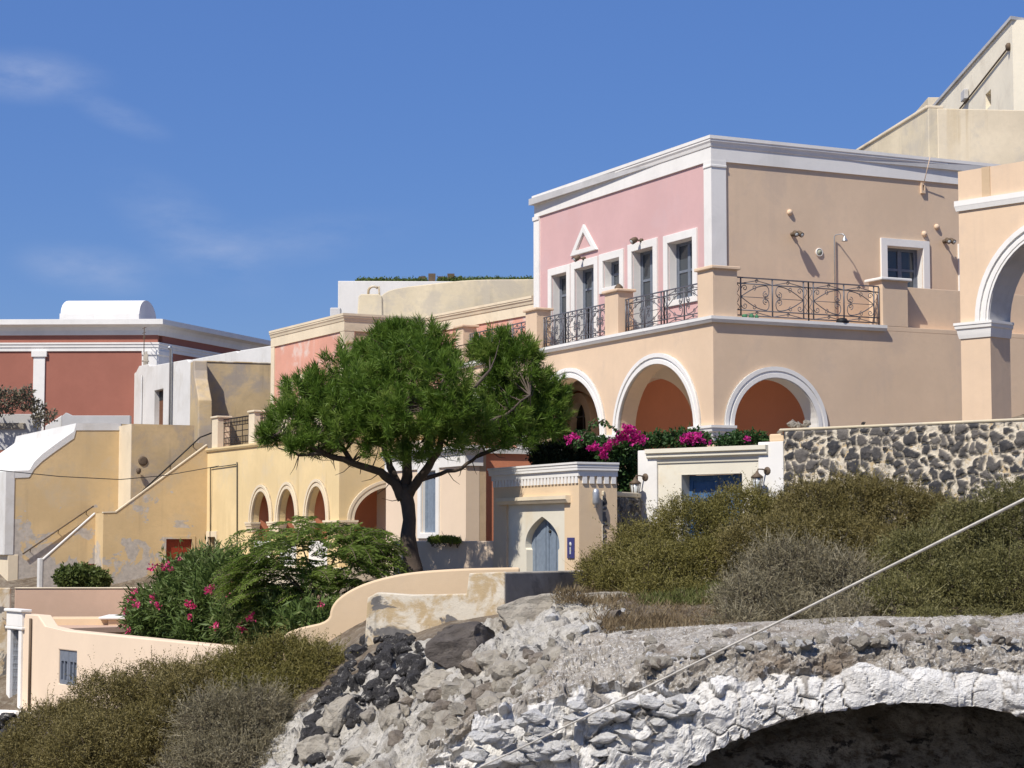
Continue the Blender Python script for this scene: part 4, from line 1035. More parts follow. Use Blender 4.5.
MB().box(W1, t15-.01, t15+.35, W1.z(14, 555), W1.z(15, 471.5)+.02, -DP, .03).build('flank_wall', M['white_old'], st, .02)
MB().box(W1, t15-.2, t15+.2, zb, W1.z(14, 555)+.01, -DP, .02).build('flank_base', M['cream'], st, .02)
# handrails
m = MB(); m.tube([W1.P(*W1.tz(22, 554), .12), W1.P(*W1.tz(93, 506), .12)], .03, 6)
for u, v in ((30, 549), (58, 530), (86, 511)): m.tube([W1.P(*W1.tz(u, v), .12), W1.P(*W1.tz(u, v+3), .0)], .015, 5)
m.build('handrail', M['rust'], st)
m = MB(); m.tube([W2.P(*W2.tz(132, 500), .14), W2.P(*W2.tz(199, 437.5), .14), W2.P(*W2.tz(211, 433), .14)], .032, 6)
for u, v in ((146, 487), (170, 464.5), (193, 443)): m.tube([W2.P(*W2.tz(u, v), .14), W2.P(*W2.tz(u, v+4), .0)], .015, 5)
m.build('handrail', M['darkiron'], st)
t_, z_ = W2.tz(143, 461); MB().lathe(W2.P(t_, z_, 0), [(.19, 0), (.18, .03), (.12, .04)], 12, W2.n).build('vent', M['rust'], st)
t_, z_ = W1.tz(124.5, 472); m = MB(); m.lathe(W2.P(tw2-.25, z_, .16), [(.05, -.14), (.09, -.05), (.09, .05), (.04, .1)], 10); m.build('wall_lamp', M['rust'], st)

# white house above the stair, ochre retaining wall with a buttress
e0 = at(190, 361, 96); FE = Frame((e0.x, e0.y), D1)
wh2 = thing('white_house', 'rough white house with a brown door and a tall pipe above the ochre wall', 'house', (e0.x, e0.y, 2))
tl_ = FE.t(130, 380); tr_ = FE.t(280, 350)
pxs = [(280, 344), (275, 345), (240, 350.5), (238, 352.5), (236, 351), (192, 359.5), (189, 362), (187, 359.5), (150, 366), (148, 364), (139, 366), (136, 372), (131, 376), (129, 390), (128, 440)]
poly = [FE.tz(u, v) for u, v in pxs]+[FE.tz(280, 440)]
dA, dB, dz0, dz1 = FE.t(163, 405), FE.t(154, 405), FE.z(158, 427), FE.z(158, 390)
MB().prism(FE, poly, -.4, 0, [rect(min(dA, dB), max(dA, dB), dz0, dz1)]).build('wall', M['white_old'], wh2, .03)
do = MB().box(FE, min(dA, dB), max(dA, dB), dz0, dz1, -.34, -.28).build('door', M['brownwood'], wh2)
MB().box(FE, min(dA, dB), max(dA, dB), dz1-.5, dz1-.05, -.278, -.27).build('pane', M['dark'], do)
MB().box(FE, poly[-2][0]-.4, poly[0][0]+.2, 2, FE.z(280, 352), -3, -.42).build('back', M['white_old'], wh2)
m = MB(); t_, z_ = FE.tz(173.5, 350); m.tube([FE.P(t_, 2.5, .12), FE.P(t_, z_, .12), FE.P(t_-.12, z_+.15, .2), FE.P(t_-.3, z_+.05, .3)], .08, 8); m.build('pipe', M['steel'], wh2)
m = MB(); t_, z_ = FE.tz(143, 375); m.tube([FE.P(t_, 2.5, .06), FE.P(t_, z_, .06)], .04, 6); m.build('thin_pipe', M['greywhite'], wh2)
m = MB(); t_, z_ = FE.tz(142, 360); 
for k in range(4): m.tube([FE.P(t_-.3+k*.2, z_-.6, -.2), FE.P(t_-.3+k*.2, z_+.3+.15*(k % 2), -.2)], .05, 6)
m.tube([FE.P(t_-.5, z_-.1, -.2), FE.P(t_+.6, z_, -.2)], .05, 5); m.build('roof_pipes', M['weathered_grey'], wh2)
m = MB(); t_, z_ = FE.tz(140, 362); m.tube([FE.P(t_, z_-.5, -.2), FE.P(t_, FE.z(140, 327), -.2)], .025, 5)
for k in range(3): m.tube([FE.P(t_-.35+.05*k, FE.z(140, 328)-.25*k, -.2), FE.P(t_+.35-.05*k, FE.z(140, 328)-.25*k, -.2)], .018, 4)
m.build('aerial', M['rust'], wh2)
rt = at(204, 362, 82.5); FT = Frame((rt.x, rt.y), (.95, .31))
rtw = thing('retaining_wall', 'stained ochre and grey retaining wall with a sloping buttress beside the white house', 'wall', (rt.x, rt.y, 2))
zt_ = FT.z(240, 363)
MB().box(FT, 0, FT.t(276, 365), -1, zt_, -.5, 0).build('wall', M['ochre_grey'], rtw, .03)
FTN = Frame((rt.x, rt.y), (FT.n.x, FT.n.y)); FTN.n = -FT.d
pr = [FTN.tz(u, v) for u, v in ()] 
h_ = zt_
pr = [(-.4, -1), (2.1, -1), (1.9, h_-2.9), (1.8, h_-1.7), (.75, h_-.75), (.6, h_-.4), (.55, h_), (-.4, h_)]
MB().prism(FTN, pr, -.05, .5).build('buttress', M['ochre_grey'], rtw, .04)
MB().box(FT, -.02, FT.t(276, 365), zt_-.005, zt_+.06, -.52, .03).build('coping', M['weathered'], rtw, .02)

# red house far left with the white vaulted roof box
d0 = at(158, 319, 105); K1 = Frame((d0.x, d0.y), (-1, .03)); K2 = Frame((d0.x, d0.y), (.35, .94)); K2.n = Vector((.94, -.35, 0))
rh = thing('red_house', 'brick red house with white cornice and pilasters and a white vaulted box on its roof', 'house', (d0.x, d0.y, 4))
zT = K1.z(150, 319.5); k1t = 14.5; k2t = 24
MB().box(K1, 0, k1t, 3, zT-.1, -.5, 0).build('front_wall', M['redhouse'], rh)
MB().box(K2, .5, k2t, 3, zT-.1, -.5, 0).build('side_wall', M['redhouse'], rh)
hh = K1.z(150, 319.5)-K1.z(150, 335)
MB().sweep([K1.P(k1t, 0), K1.P(0, 0), K2.P(k2t, 0)], [(-.1, zT-hh), (.06, zT-hh), (.10, zT-hh*.7), (.2, zT-hh*.5), (.45, zT-hh*.38), (.5, zT-hh*.36), (.5, zT-.03), (.3, zT), (-.1, zT)], [K1.n, K2.n]).build('cornice', M['white'], rh)
zb2_ = K1.z(150, 342.5); hb = zb2_-K1.z(150, 351)
MB().sweep([K1.P(k1t, 0), K1.P(0, 0), K2.P(k2t, 0)], [(-.1, zb2_-hb), (.07, zb2_-hb), (.07, zb2_-hb*.6), (.11, zb2_-hb*.55), (.11, zb2_-hb*.3), (.15, zb2_-hb*.2), (.15, zb2_), (-.1, zb2_)], [K1.n, K2.n]).build('string_course', M['white'], rh)
a, b = K1.t(45, 380), K1.t(33.5, 380)
m = MB(); m.box(K1, a, b, 3, zb2_-hb-.2, -.01, .09); m.box(K1, a-.1, b+.1, zb2_-hb-.3, zb2_-hb+.01, -.01, .16); m.build('pilaster', M['white'], rh, .01)
b = K1.t(142, 370); c = .9
MB().sweep([K1.P(b, 0), K1.P(0, 0), K2.P(c*1.5, 0)], [(-.02, 3), (.08, 3), (.08, zb2_-hb-.25), (.14, zb2_-hb-.2), (.14, zb2_-hb+.01), (-.02, zb2_-hb+.01)], [K1.n, K2.n]).build('corner_pilaster', M['white'], rh)
MB().box(K1, .1, k1t, zT-.3, zT-.1, -14, -.1).build('roof', M['greywhite'], rh)
v0 = at(139, 320, 108); KV = Frame((v0.x, v0.y), (-1, .03)); bt = KV.t(59.5, 315)
rb = MB().box(KV, 0, bt, zT-.2, KV.z(100, 313.5), -4.6, 0).build('roof_box', M['white'], rh, .02)
KG = Frame((v0.x, v0.y), (.03, 1)); zc = KV.z(100, 313.7); cap = KV.z(140, 298)-zc
prf = [(2.3+2.25*math.cos(R(q)), zc+cap*1.12*math.sin(R(q))) for q in range(0, 181, 9)]
MB().prism(KG, prf, -.0, bt-.05).build('roof_vault', M['white'], rb) if KG.n.x < 0 else MB().prism(KG, prf, -(bt-.05), 0).build('roof_vault', M['white'], rb)
# pale walls and steps at its foot
p0 = at(62, 418, 97); FP_ = Frame((p0.x, p0.y), (1, 0))
fw = thing('foot_wall', 'grey white garden wall with a slanting end at the foot of the red house', 'wall', (p0.x, p0.y, 3))
poly_wall(FP_, [(62, 440), (62, 416), (66, 412.5), (72, 415.5), (130, 415.5), (130, 440)], .4, M['greywhite'], 'wall', fw)
poly_wall(FP_.shift(0, -.5), [(45, 432), (45, 426), (62, 415), (62, 432)], .6, M['white_old'], 'steps', fw)
p0 = at(20, 418, 93); FP2 = Frame((p0.x, p0.y), (1, 0))
fw2 = thing('foot_wall', 'low grey limewashed wall under the grey brown shrub at the left edge', 'wall', (p0.x, p0.y, 3))
poly_wall(FP2, [(-60, 450), (-60, 414), (39, 414), (39, 450)], .5, M['greywhite'], 'wall', fw2)
MB().box(FP2.shift(0, .0), FP2.t(-60), FP2.t(25), FP2.z(10, 429), FP2.z(10, 423), .0, .12).build('plinth', M['weathered_grey'], fw2, .02)

# ------------------------------------------------------------------ lower left: low house with blue door and shutter
z0 = at(250, 650, 46); DL = Vector((-880-512, 2000, 0)).normalized(); FL = Frame((z0.x, z0.y), (DL.x, DL.y))
lh = thing('low_house', 'low cream peach house with white framed blue door and grey shutter behind the scrub', 'house', (z0.x, z0.y, -4.5))
zlo = FL.z(150, 638.5); tA = FL.t(45, 630); tB_ = FL.t(8.5, 620); zhi = FL.z(40, 615.5)
dA, dB, dzt, dzb = FL.t(19.5, 680), FL.t(11.5, 680), FL.z(15, 629), FL.z(15, 709)
sA, sB, szt, szb = FL.t(76.5, 660), FL.t(58.5, 660), FL.z(67, 650.5), FL.z(67, 685)
poly = [(-.6, -5.6), (tB_+.1, -5.6), (tB_+.1, zhi), (FL.t(38, 616), zhi), (tA, zhi-.28), (tA-.02, zlo+.06), (tA-1.2, zlo), (-.6, zlo-.02)]
MB().prism(FL, poly, -.4, 0, [rect(dA, dB, dzb, dzt), rect(sA, sB, szb, szt)]).build('wall', M['palehouse'], lh, .03)
m = MB().box(FL, dA, dB, dzb, dzt, -.30, -.24); do = m.build('door', M['darkblue'], lh)
pr = [(dA-.24, dzb), (dA, dzb), (dA, dzt), (dB, dzt), (dB, dzb), (dB+.24, dzb), (dB+.24, dzt+.08), (dA-.24, dzt+.08)]
MB().prism(FL, pr, -.2, .06).build('door_surround', M['white'], lh, .015)
m = MB(); m.box(FL, dA-.30, dB+.30, dzt+.08, dzt+.5, -.2, .08); m.box(FL, dA-.36, dB+.36, dzt+.5, dzt+.58, -.2, .14); m.box(FL, dA-.34, dB+.34, dzt+.0, dzt+.079, -.1, .10); m.build('door_hood', M['white'], lh, .02)
m = MB(); w_ = (sB-sA)/2
for k in range(2):
    a = sA+k*w_+.01; b = sA+(k+1)*w_-.01
    m.prism(FL, rect(a, b, szb, szt), -.12, -.04, [rect(a+.09, (a+b)/2-.03, szb+.12, szt-.3), rect((a+b)/2+.03, b-.09, szb+.12, szt-.3)]); m.box(FL, a, b, szb, szt, -.14, -.10)
m.build('shutter', M['bluegrey'], lh)
MB().box(FL, tA-.2, tB_+1.2, zhi-.5, zhi-.35, -5, -.35).build('roof', M['pinkbrown'], lh)
MB().box(FL, dA-1.2, dB+.6, dzb-.25, dzb, -.1, .9).build('doorstep', M['white'], lh, .02)
m = MB(); t_ = FL.t(31.5, 660); m.tube([FL.P(t_, -5, .05), FL.P(t_, zhi-.1, .05)], .04, 6); m.build('downpipe', M['rust'], lh)
# wall left of the door and little terraces behind
y0 = at(3, 640, 59.5); FY = Frame((y0.x, y0.y), (1, .2))
lf = thing('side_wall', 'grey cream plastered wall at the left edge beside the blue door', 'wall', (y0.x, y0.y, -5))
MB().box(FY, -6, FY.t(9.5, 640), -6, FY.z(5, 588), -.5, 0).build('wall', M['weathered'], lf, .03)
t0_ = at(130, 588, 62); FT3 = Frame((t0_.x, t0_.y), (-1, -.03))
tw_ = thing('terrace_wall', 'plain dusty pink terrace wall below the outside stair', 'wall', (t0_.x, t0_.y, -3))
MB().box(FT3, FT3.t(320, 588), FT3.t(14.5, 600), -4.4, FT3.z(80, 588.5), -.4, 0).build('wall', M['pinkbrown'], tw_, .03)
MB().box(FT3, FT3.t(320, 588), FT3.t(14.5, 600), FT3.z(80, 588.5), FT3.z(80, 587.6), -.42, .03).build('coping', M['cream'], tw_, .01)
t1_ = at(118, 617, 58.5); FT4 = Frame((t1_.x, t1_.y), (-1, -.06))
tr_ = thing('terrace_wall', 'small stepped peach roof terrace between the low house and the pink terrace wall', 'terrace', (t1_.x, t1_.y, -4))
MB().box(FT4, FT4.t(109, 620), FT4.t(46, 620), -4.6, FT4.z(80, 618), -1.2, 0).build('wall', M['peach'], tr_, .03)
MB().box(FT4, -1.0, FT4.t(109, 620), -4.6, FT4.z(110, 619), -1.6, .2).build('block', M['peach'], tr_, .03)
MB().box(FT4, -1.1, FT4.t(100, 620), FT4.z(110, 619), FT4.z(110, 616.5), -1.7, .3).build('slab', M['white'], tr_, .02)
# ------------------------------------------------------------------ ground
ctl = []
def cp(u, v, Y): p = at(u, v, Y); ctl.append((p.x, p.y, p.z))
# right slope up to the stone wall
for q in ((640, 672, 30), (720, 655, 30), (850, 648, 30), (1024, 646, 30), (1100, 648, 30), (610, 645, 34), (700, 628, 35.5), (850, 612, 37), (1024, 607, 37),
          (600, 596, 41), (680, 585, 41.5), (800, 565, 42.5), (900, 555, 42.5), (1024, 550, 41.5), (680, 560, 45.8), (780, 555, 45.5), (620, 585, 45), (1100, 545, 40), (650, 575, 44),
          # mound in the middle
          (545, 610, 37.6), (585, 606, 39.5), (500, 650, 36.2), (560, 655, 33.5), (470, 700, 33.5), (530, 700, 30.5), (600, 680, 30.5), (430, 676, 37.6), (400, 700, 36.6), (440, 750, 32), (380, 660, 39.8), (345, 680, 39.6),
          (350, 775, 33), (400, 785, 31), (335, 720, 37.5), (300, 740, 37.5),
          # left slope with scrub
          (300, 692, 41), (200, 722, 43), (100, 740, 45), (20, 760, 48), (250, 785, 37), (150, 800, 39), (0, 800, 43), (300, 820, 34), (-80, 790, 46), (250, 700, 44.5), (150, 715, 47.5),
          (5, 722, 57), (100, 722, 51),
          # yard behind the low house
          (250, 672, 50), (150, 668, 56), (60, 650, 60), (300, 640, 54), (330, 640, 47), (400, 605, 58), (280, 610, 62), (200, 610, 66),
          # pine bed, gate forecourt (hidden behind the low walls)
          (412, 580, 48.5), (350, 605, 45), (470, 590, 44.6), (540, 596, 45), (440, 585, 46), (500, 590, 47), (560, 596, 43), (520, 600, 43), (395, 590, 44.4), (450, 595, 44.2), (300, 660, 44.4), (545, 600, 47), (520, 600, 48.3), (498, 600, 49.6), (580, 600, 45.7), (460, 592, 49), (430, 588, 49.2), (535, 605, 49), (565, 605, 47.5)): cp(*q)
for q in ((2.6, 51.5, .6), (6, 50, 1.2), (9, 48.5, 1.0), (14, 46, 1.2), (5, 56, 1.2), (0, 58, -.4), (-2.5, 60, -1.0), (-6, 64, -1.8), (-10, 70, -2.2), (-14, 72, -2.6), (-20, 70, -2.8), (-24, 80, -1),
          (-17, 84, 0), (-25, 92, 3), (-10, 82, 1), (0, 76, 3), (12, 66, 4), (22, 60, 6), (22, 80, 8), (-10, 100, 4), (10, 110, 8), (-40, 100, 2), (-40, 60, -5), (40, 60, 6), (40, 40, -1), (40, 100, 12),
          (-30, 45, -6), (-30, 30, -10), (0, 150, 8), (-80, 150, 2), (80, 150, 10), (-100, 60, -14), (110, 60, 4), (0, 300, -20), (-200, 200, -40), (200, 200, -20), (14, 30, -1.7)): ctl.append(q)
ctl = np.array(ctl)
def rbf_fit(c):
    n = len(c); d = np.linalg.norm(c[:, None, :2]-c[None, :, :2], axis=2)
    A = np.zeros((n+1, n+1)); A[:n, :n] = -d+np.eye(n)*-.05; A[:n, n] = 1; A[n, :n] = 1
    return np.linalg.solve(A, np.append(c[:, 2], 0))
WR = rbf_fit(ctl)
def z_up(x, y):
    out = np.empty(len(x))
    for i in range(0, len(x), 20000):
        d = np.hypot(x[i:i+20000, None]-ctl[None, :, 0], y[i:i+20000, None]-ctl[None, :, 1]); out[i:i+20000] = -d@WR[:-1]+WR[-1]
    return out
def crust(x, y):
    """where the bank is bare pale rubble instead of earth"""
    return sstep(-5.6, -4.5, x+.08*(38-y))*sstep(40.2, 39.0, y)*sstep(2.3, 1.1, x+.22*fbm(np.stack([x, y, 0*x], 1)*.7, 2, 97)*3)
def back(x): return 34.6-6.2*sstep(1.3, -.5, x)      # where the vault's own roof takes over from the ground
def terr(x, y, rough=1.0, cut=True):
    x = np.asarray(x, float); y = np.asarray(y, float)
    z = z_up(x, y)
    r = np.hypot(x, y-50); far = sstep(90, 260, r); z = z*(1-far)+far*(-30)
    p = np.stack([x, y, np.zeros_like(x)], 1)
    z = z+rough*(.10*fbm(p*.8, 3, 5)+.05*fbm(p*3.1, 3, 9))*(1-sstep(60, 90, y))
    cr = crust(x, y); m = cr > .01
    if m.any():
        pm = p[m]*1.0; pm[:, 2] = z[m]*.8; q = pm*np.array((1.25, 1.25, 1.25))+.5*np.stack([fbm(pm*1.9, 3, 81), fbm(pm*1.9, 3, 83), 0*pm[:, 0]], 1)
        w1 = facets(q, 85); w2 = facets(q*2.6, 87); w3 = facets(q*6.5, 93)
        dz = .42*(w1[2]-.4)*sstep(0, .12, w1[1]-w1[0])+.55*w1[3]+.16*(w2[2]-.3)*sstep(0, .15, w2[1]-w2[0])+.28*w2[3]+.06*(w3[2]-.3)+.10*w3[3]+.05*fbm(pm*7, 3, 89)
        z = z.copy(); z[m] += rough*cr[m]*dz*.75
    # ground in front of the vault and the outcrop drops away
    if not cut: return z
    yb = back(x)
    low = -5.6-.04*(30-np.minimum(y, 30))+.25*fbm(p*.9, 3, 21)
    edge = .5 if True else 0
    k = sstep(yb, yb-.3, y)
    z = z*(1-k)+np.minimum(z, low)*k
    # the spot the camera stands on
    k2 = sstep(9, 4, np.hypot(x, y)); z = z*(1-k2)+(-1.65)*k2
    return z
def terr1(x, y): return float(terr(np.array([x]), np.array([y]))[0])
def spaced(segs): return np.concatenate([np.arange(a, b, s) for a, b, s in segs])
xs = spaced([(-3000, -400, 400), (-400, -60, 40), (-60, -16, 2), (-16, -7, .35), (-7, -4.6, .14), (-4.6, 2.6, .055), (2.6, 13, .14), (13, 24, .5), (24, 60, 3), (60, 400, 40), (400, 3001, 400)])
ys = spaced([(-3000, -400, 400), (-400, -20, 40), (-20, 26, 1.5), (26, 27.6, .3), (27.6, 40.2, .06), (40.2, 48, .14), (48, 62, .4), (62, 110, 2), (110, 400, 30), (400, 6001, 500)])
X, Y = np.meshgrid(xs, ys); X, Y = X.ravel(), Y.ravel()
Z = terr(X, Y)
def earth_mat():
    t = NT('dry_stony_earth'); a = t.noise(.9, 6, .65); b = t.noise(5, 6, .7); c = t.noise(22, 5, .7)
    k = t.mix(t.ramp(a, .35, .65), (.115, .085, .058), (.22, .175, .125)); k = t.mix(t.ramp(b, .45, .7), k, (.30, .26, .20)); k = t.mix(t.math('MULTIPLY', t.ramp(c, .5, .75), .6), k, (.075, .066, .055))
    cr = t.n('ShaderNodeAttribute', attribute_name='crust').outputs['Fac']
    w_ = t.mix(t.ramp(b, .3, .65), (.40, .37, .315), (.60, .565, .50)); w_ = t.mix(t.ramp(a, .5, .7), w_, (.24, .205, .16)); w_ = t.mix(t.math('MULTIPLY', t.ramp(c, .5, .7), .7), w_, (.15, .135, .115))
    w_ = t.mix(t.ramp(t.noise(2.3, 6, .7), .56, .63), w_, (.085, .08, .075))
    f = t.ramp(t.math('ADD', cr, t.math('MULTIPLY', t.math('SUBTRACT', b, .5), .9)), .35, .6); k = t.mix(f, k, w_)
    t.col(k); t.bump(t.math('ADD', b, c), 1.0, .06); return t.done(.95)
M['earth'] = earth_mat()
g = fast_mesh('ground', np.stack([X, Y, Z], 1), 4, M['earth'], None, {'crust': crust(X, Y)}, smooth=True, faces=grid_faces(len(ys), len(xs)))
structure(g)

# ------------------------------------------------------------------ whitewashed vault in the foreground
def whitewash_mat():
    t = NT('whitewashed_rubble'); a = t.noise(.8, 6, .65); b = t.noise(4.5, 7, .7); c = t.noise(18, 6, .75)
    gap = t.n('ShaderNodeAttribute', attribute_name='gap').outputs['Fac']; up = t.n('ShaderNodeAttribute', attribute_name='bare').outputs['Fac']
    k = t.mix(t.ramp(b, .3, .7), (.76, .74, .70), (.63, .605, .56)); k = t.mix(t.math('MULTIPLY', t.ramp(c, .50, .68), .65), k, (.36, .33, .29))
    k = t.mix(t.math('MULTIPLY', t.ramp(a, .55, .75), .5), k, (.44, .40, .34))
    rub = t.mix(t.ramp(b, .35, .62), (.23, .20, .16), (.46, .42, .36)); rub = t.mix(t.ramp(t.noise(24, 4, .7), .55, .6), rub, (.64, .62, .57)); rub = t.mix(t.math('MULTIPLY', t.ramp(c, .48, .68), .8), rub, (.12, .11, .10)); rub = t.mix(t.ramp(a, .5, .72), rub, (.20, .155, .11))
    f = t.math('ADD', up, t.math('MULTIPLY', t.math('SUBTRACT', b, .5), 2.2)); k = t.mix(t.ramp(f, .42, .62), k, rub)
    k = t.mix(t.math('MULTIPLY', gap, .85), k, (.22, .19, .155))
    t.col(k); t.bump(t.math('ADD', b, t.math('MULTIPLY', c, .6)), .9, .05); return t.done(.92)
M['whitewash'] = whitewash_mat()
YV = 27.4
def vz(u, v): return at(u, v, YV)
topc = [(430, 748), (470, 722), (520, 702), (560, 695), (600, 687), (640, 676), (690, 664), (740, 656), (800, 650), (900, 648), (1024, 648), (1200, 652)]
paintc = [(430, 770), (480, 722), (540, 704), (600, 694), (640, 692), (707, 682), (801, 675), (902, 671), (977, 669), (1024, 676), (1200, 690)]
tx = np.array([vz(*q).x for q in topc]); tz_ = np.array([vz(*q).z for q in topc])
pxx = np.array([vz(*q).x for q in paintc]); pz_ = np.array([vz(*q).z for q in paintc])
cxv = vz(915, 703); RV = 6.0; CZ = cxv.z-RV
NX = 420; xv = np.linspace(vz(425, 700).x, 9.6, NX)
ztop = np.interp(xv, tx, tz_)
inside = np.abs(xv-cxv.x) < 4.6
zarc = np.where(inside, CZ+np.sqrt(np.maximum(RV**2-np.minimum(np.abs(xv-cxv.x), 4.6)**2, 0)), -6.2)
zarc = np.where(inside, zarc, -6.2); zbot = np.minimum(zarc, ztop-.25)
rows = []
nb, nf, nt2 = 40, 90, 60
for j in range(nb): rows.append((xv, np.full(NX, YV+6.8*(1-j/nb)), zbot, 0))
for j in range(nf):
    f = j/(nf-1); z = zbot+(ztop-zbot)*f
    bow = .25*np.sin(f*math.pi)                       # slightly battered, rounded lip
    rows.append((xv, YV+.55*f**3-bow*.12, z, 1))
for j in range(1, nt2):
    f = j/(nt2-1); y = YV+.55+(back(xv)+.35-YV-.55)*f
    rows.append((xv, y, None, 2))
PX = np.stack([r[0] for r in rows]); PY = np.stack([np.broadcast_to(r[1], NX) for r in rows])
PZ = np.stack([np.broadcast_to(r[2], NX) if r[2] is not None else np.zeros(NX) for r in rows])
# the top follows the upper ground, joined to the lip
for i, r in enumerate(rows):
    if r[2] is None:
        zz = terr(xv, r[1], .3, False)+.05; k = sstep(YV+.55, np.minimum(YV+3.5, back(xv)), r[1])
        PZ[i] = (ztop+.0)*(1-k)+(zz+.03)*k+.03*(1-k)
kind = np.array([r[3] for r in rows])
P0 = np.stack([PX, PY, PZ], 2)
du = np.gradient(P0, axis=1); dv = np.gradient(P0, axis=0)
nrm = unit(np.cross(du, dv)); nrm = np.where((nrm[..., 1:2] > .2) & (kind[:, None, None] == 1), -nrm, nrm)
nrm[kind == 1] = np.where(nrm[kind == 1][..., 1:2] > 0, -nrm[kind == 1], nrm[kind == 1]); nrm[kind == 2] = np.where(nrm[kind == 2][..., 2:3] < 0, -nrm[kind == 2], nrm[kind == 2])
nrm[kind == 0] = np.where(nrm[kind == 0][..., 2:3] > 0, -nrm[kind == 0], nrm[kind == 0])
pf = P0.reshape(-1, 3)
# voussoir like stones near the arch (radial cells), rubble elsewhere
ang = np.arctan2(pf[:, 0]-cxv.x, pf[:, 2]-CZ); rad = np.hypot(pf[:, 0]-cxv.x, pf[:, 2]-CZ)-RV
q1 = np.stack([ang*RV*3.4, rad*1.5, pf[:, 1]*1.3], 1); q2 = pf*np.array((2.1, 2.1, 2.9))
near = sstep(.75, .3, rad)*(np.abs(pf[:, 0]-cxv.x) < 4.6)
wv = np.stack([fbm(pf*2.3, 3, k) for k in (31, 35, 39)], 1)*.8
fa = facets(q1+wv*.7, 41); fb = facets(q2*np.array((1, 1, 1.15))+wv, 45); fc = facets(pf*4.6+wv*1.5, 47); fd = facets(pf*11+wv*2, 49)
zpaint = np.interp(pf[:, 0], pxx, pz_)
kf = np.repeat(kind, NX)
bare = np.where(kf == 2, 1.2, sstep(-.10, .10, pf[:, 2]-zpaint+.16*fbm(pf*2.5, 3, 51)))
bare = np.maximum(bare, (kf == 0)*.55)
stony = .30+.70*sstep(cxv.x+.4, cxv.x-2.4, pf[:, 0]+.6*fbm(pf*.8, 2, 67))
ca = (1-sstep(0, .09, fa[1]-fa[0]))*sstep(-.15, .3, fbm(pf*.9, 2, 64))
da = .05*(fa[2]-.4)+.07*fa[3]-.09*ca
db = .22*(fb[2]-.4)*sstep(0, .12, fb[1]-fb[0])+.30*fb[3]
dc = .05*(fc[2]-.4)*sstep(0, .15, fc[1]-fc[0])+.10*fc[3]
dd = .018*(fd[2]-.4)+.03*fd[3]
disp = stony*(near*da+(1-near)*db)+(.15+.45*stony)*dc+(.25+.4*stony)*dd+.12*fbm(pf*1.4, 3, 53)+.035*fbm(pf*5, 4, 57)
keep_ = np.where(kf == 2, sstep(back(pf[:, 0])+.2, back(pf[:, 0])-.8, pf[:, 1]), 1)
disp = np.where(bare > .6, (np.where(kf == 1, 1.3, .45+.5*sstep(2.6, 1.4, pf[:, 0]))*(.10*(fc[2]-.4)*sstep(0, .25, fc[1]-fc[0])+.12*fc[3]+.04*(fd[2]-.3)+.05*fd[3])+.10*fbm(pf*1.6, 4, 59)+.02*fbm(pf*9, 3, 63))*keep_, disp)
disp = np.where(kf == 0, disp*.25, disp)
gap = np.where((bare < .6) & (kf == 1), (1-np.where(near > .5, sstep(.0, .06, fa[1]-fa[0]), sstep(.02, .10, fb[1]-fb[0])))*sstep(-.45, .05, fbm(pf*1.1, 2, 61))*np.where(near > .5, ca, stony), 0)
gap = np.maximum(gap, np.where(kf == 1, .9*(fc[2] > .93), 0))
V = pf+nrm.reshape(-1, 3)*disp[:, None]
vault = fast_mesh('vault', V, 4, M['whitewash'], None, {'gap': gap, 'bare': bare}, False, grid_faces(len(rows), NX))
tag(vault, 'whitewashed rubble vault with a broad low arch over a dark hollow in the foreground', 'vault')

# ------------------------------------------------------------------ rocks
def rock_mat(name, c1, c2, c3, white=0.):
    t = NT(name); a = t.noise(2.2, 6, .7); b = t.noise(9, 6, .75); o = t.n('ShaderNodeObjectInfo').outputs['Random']
    k = t.mix(t.ramp(a, .35, .65), c1, c2); k = t.mix(t.ramp(b, .5, .72), k, c3); k = t.mix(t.math('MULTIPLY', o, .35), k, sc(c2, 1.25))
    if white: k = t.mix(t.math('MULTIPLY', t.ramp(t.noise(1.6, 5, .7), .55, .66), white), k, (.55, .52, .46))
    t.col(k); t.bump(t.math('ADD', a, b), 1.0, .05); return t.done(.92)
M['lava'] = rock_mat('dark_lava', (.030, .029, .030), (.060, .056, .055), (.11, .10, .095), .55)
M['palerock'] = rock_mat('pale_conglomerate', (.30, .265, .215), (.42, .38, .31), (.20, .175, .145), .35)
M['brownrock'] = rock_mat('brown_rock', (.17, .14, .11), (.26, .22, .175), (.10, .085, .075), .3)
M['whiterock'] = rock_mat('limewashed_stone', (.60, .58, .545), (.72, .705, .675), (.33, .30, .26), .3)
M['darkrock'] = rock_mat('dark_boulder', (.075, .064, .056), (.115, .098, .085), (.055, .05, .047), .12)
def rock_data(name, seed, mat, sub=3, rough=.35, flat=.75, facet=True):
    bm = bmesh.new(); bmesh.ops.create_icosphere(bm, subdivisions=sub, radius=1)
    v = np.array([p.co for p in bm.verts]); u_ = v.copy()
    r_ = np.random.default_rng(seed)
    if facet:                                          # cut planes give broken faces
        for _ in range(16):
            n = unit(r_.normal(size=(1, 3)))[0]; h = r_.uniform(.48, .85); d = v@n; m = d > h; v[m] -= np.outer(d[m]-h, n)
    v = v*(1+rough*fbm(u_*1.5+seed*3.1, 3, seed)[:, None])+u_*(.10*rough*fbm(u_*6+seed, 3, seed+3)[:, None])
    v *= np.array((1, r_.uniform(.7, .95), flat))
    for p, q in zip(bm.verts, v): p.co = q
    me = bpy.data.meshes.new(name); bm.to_mesh(me); bm.free(); me.materials.append(mat)
    return me
lava = [rock_data('lava_rock', 20+k, M['lava'], 3) for k in range(7)]
pale = [rock_data('pale_rock', 40+k, M['palerock'], 3, .45) for k in range(5)]
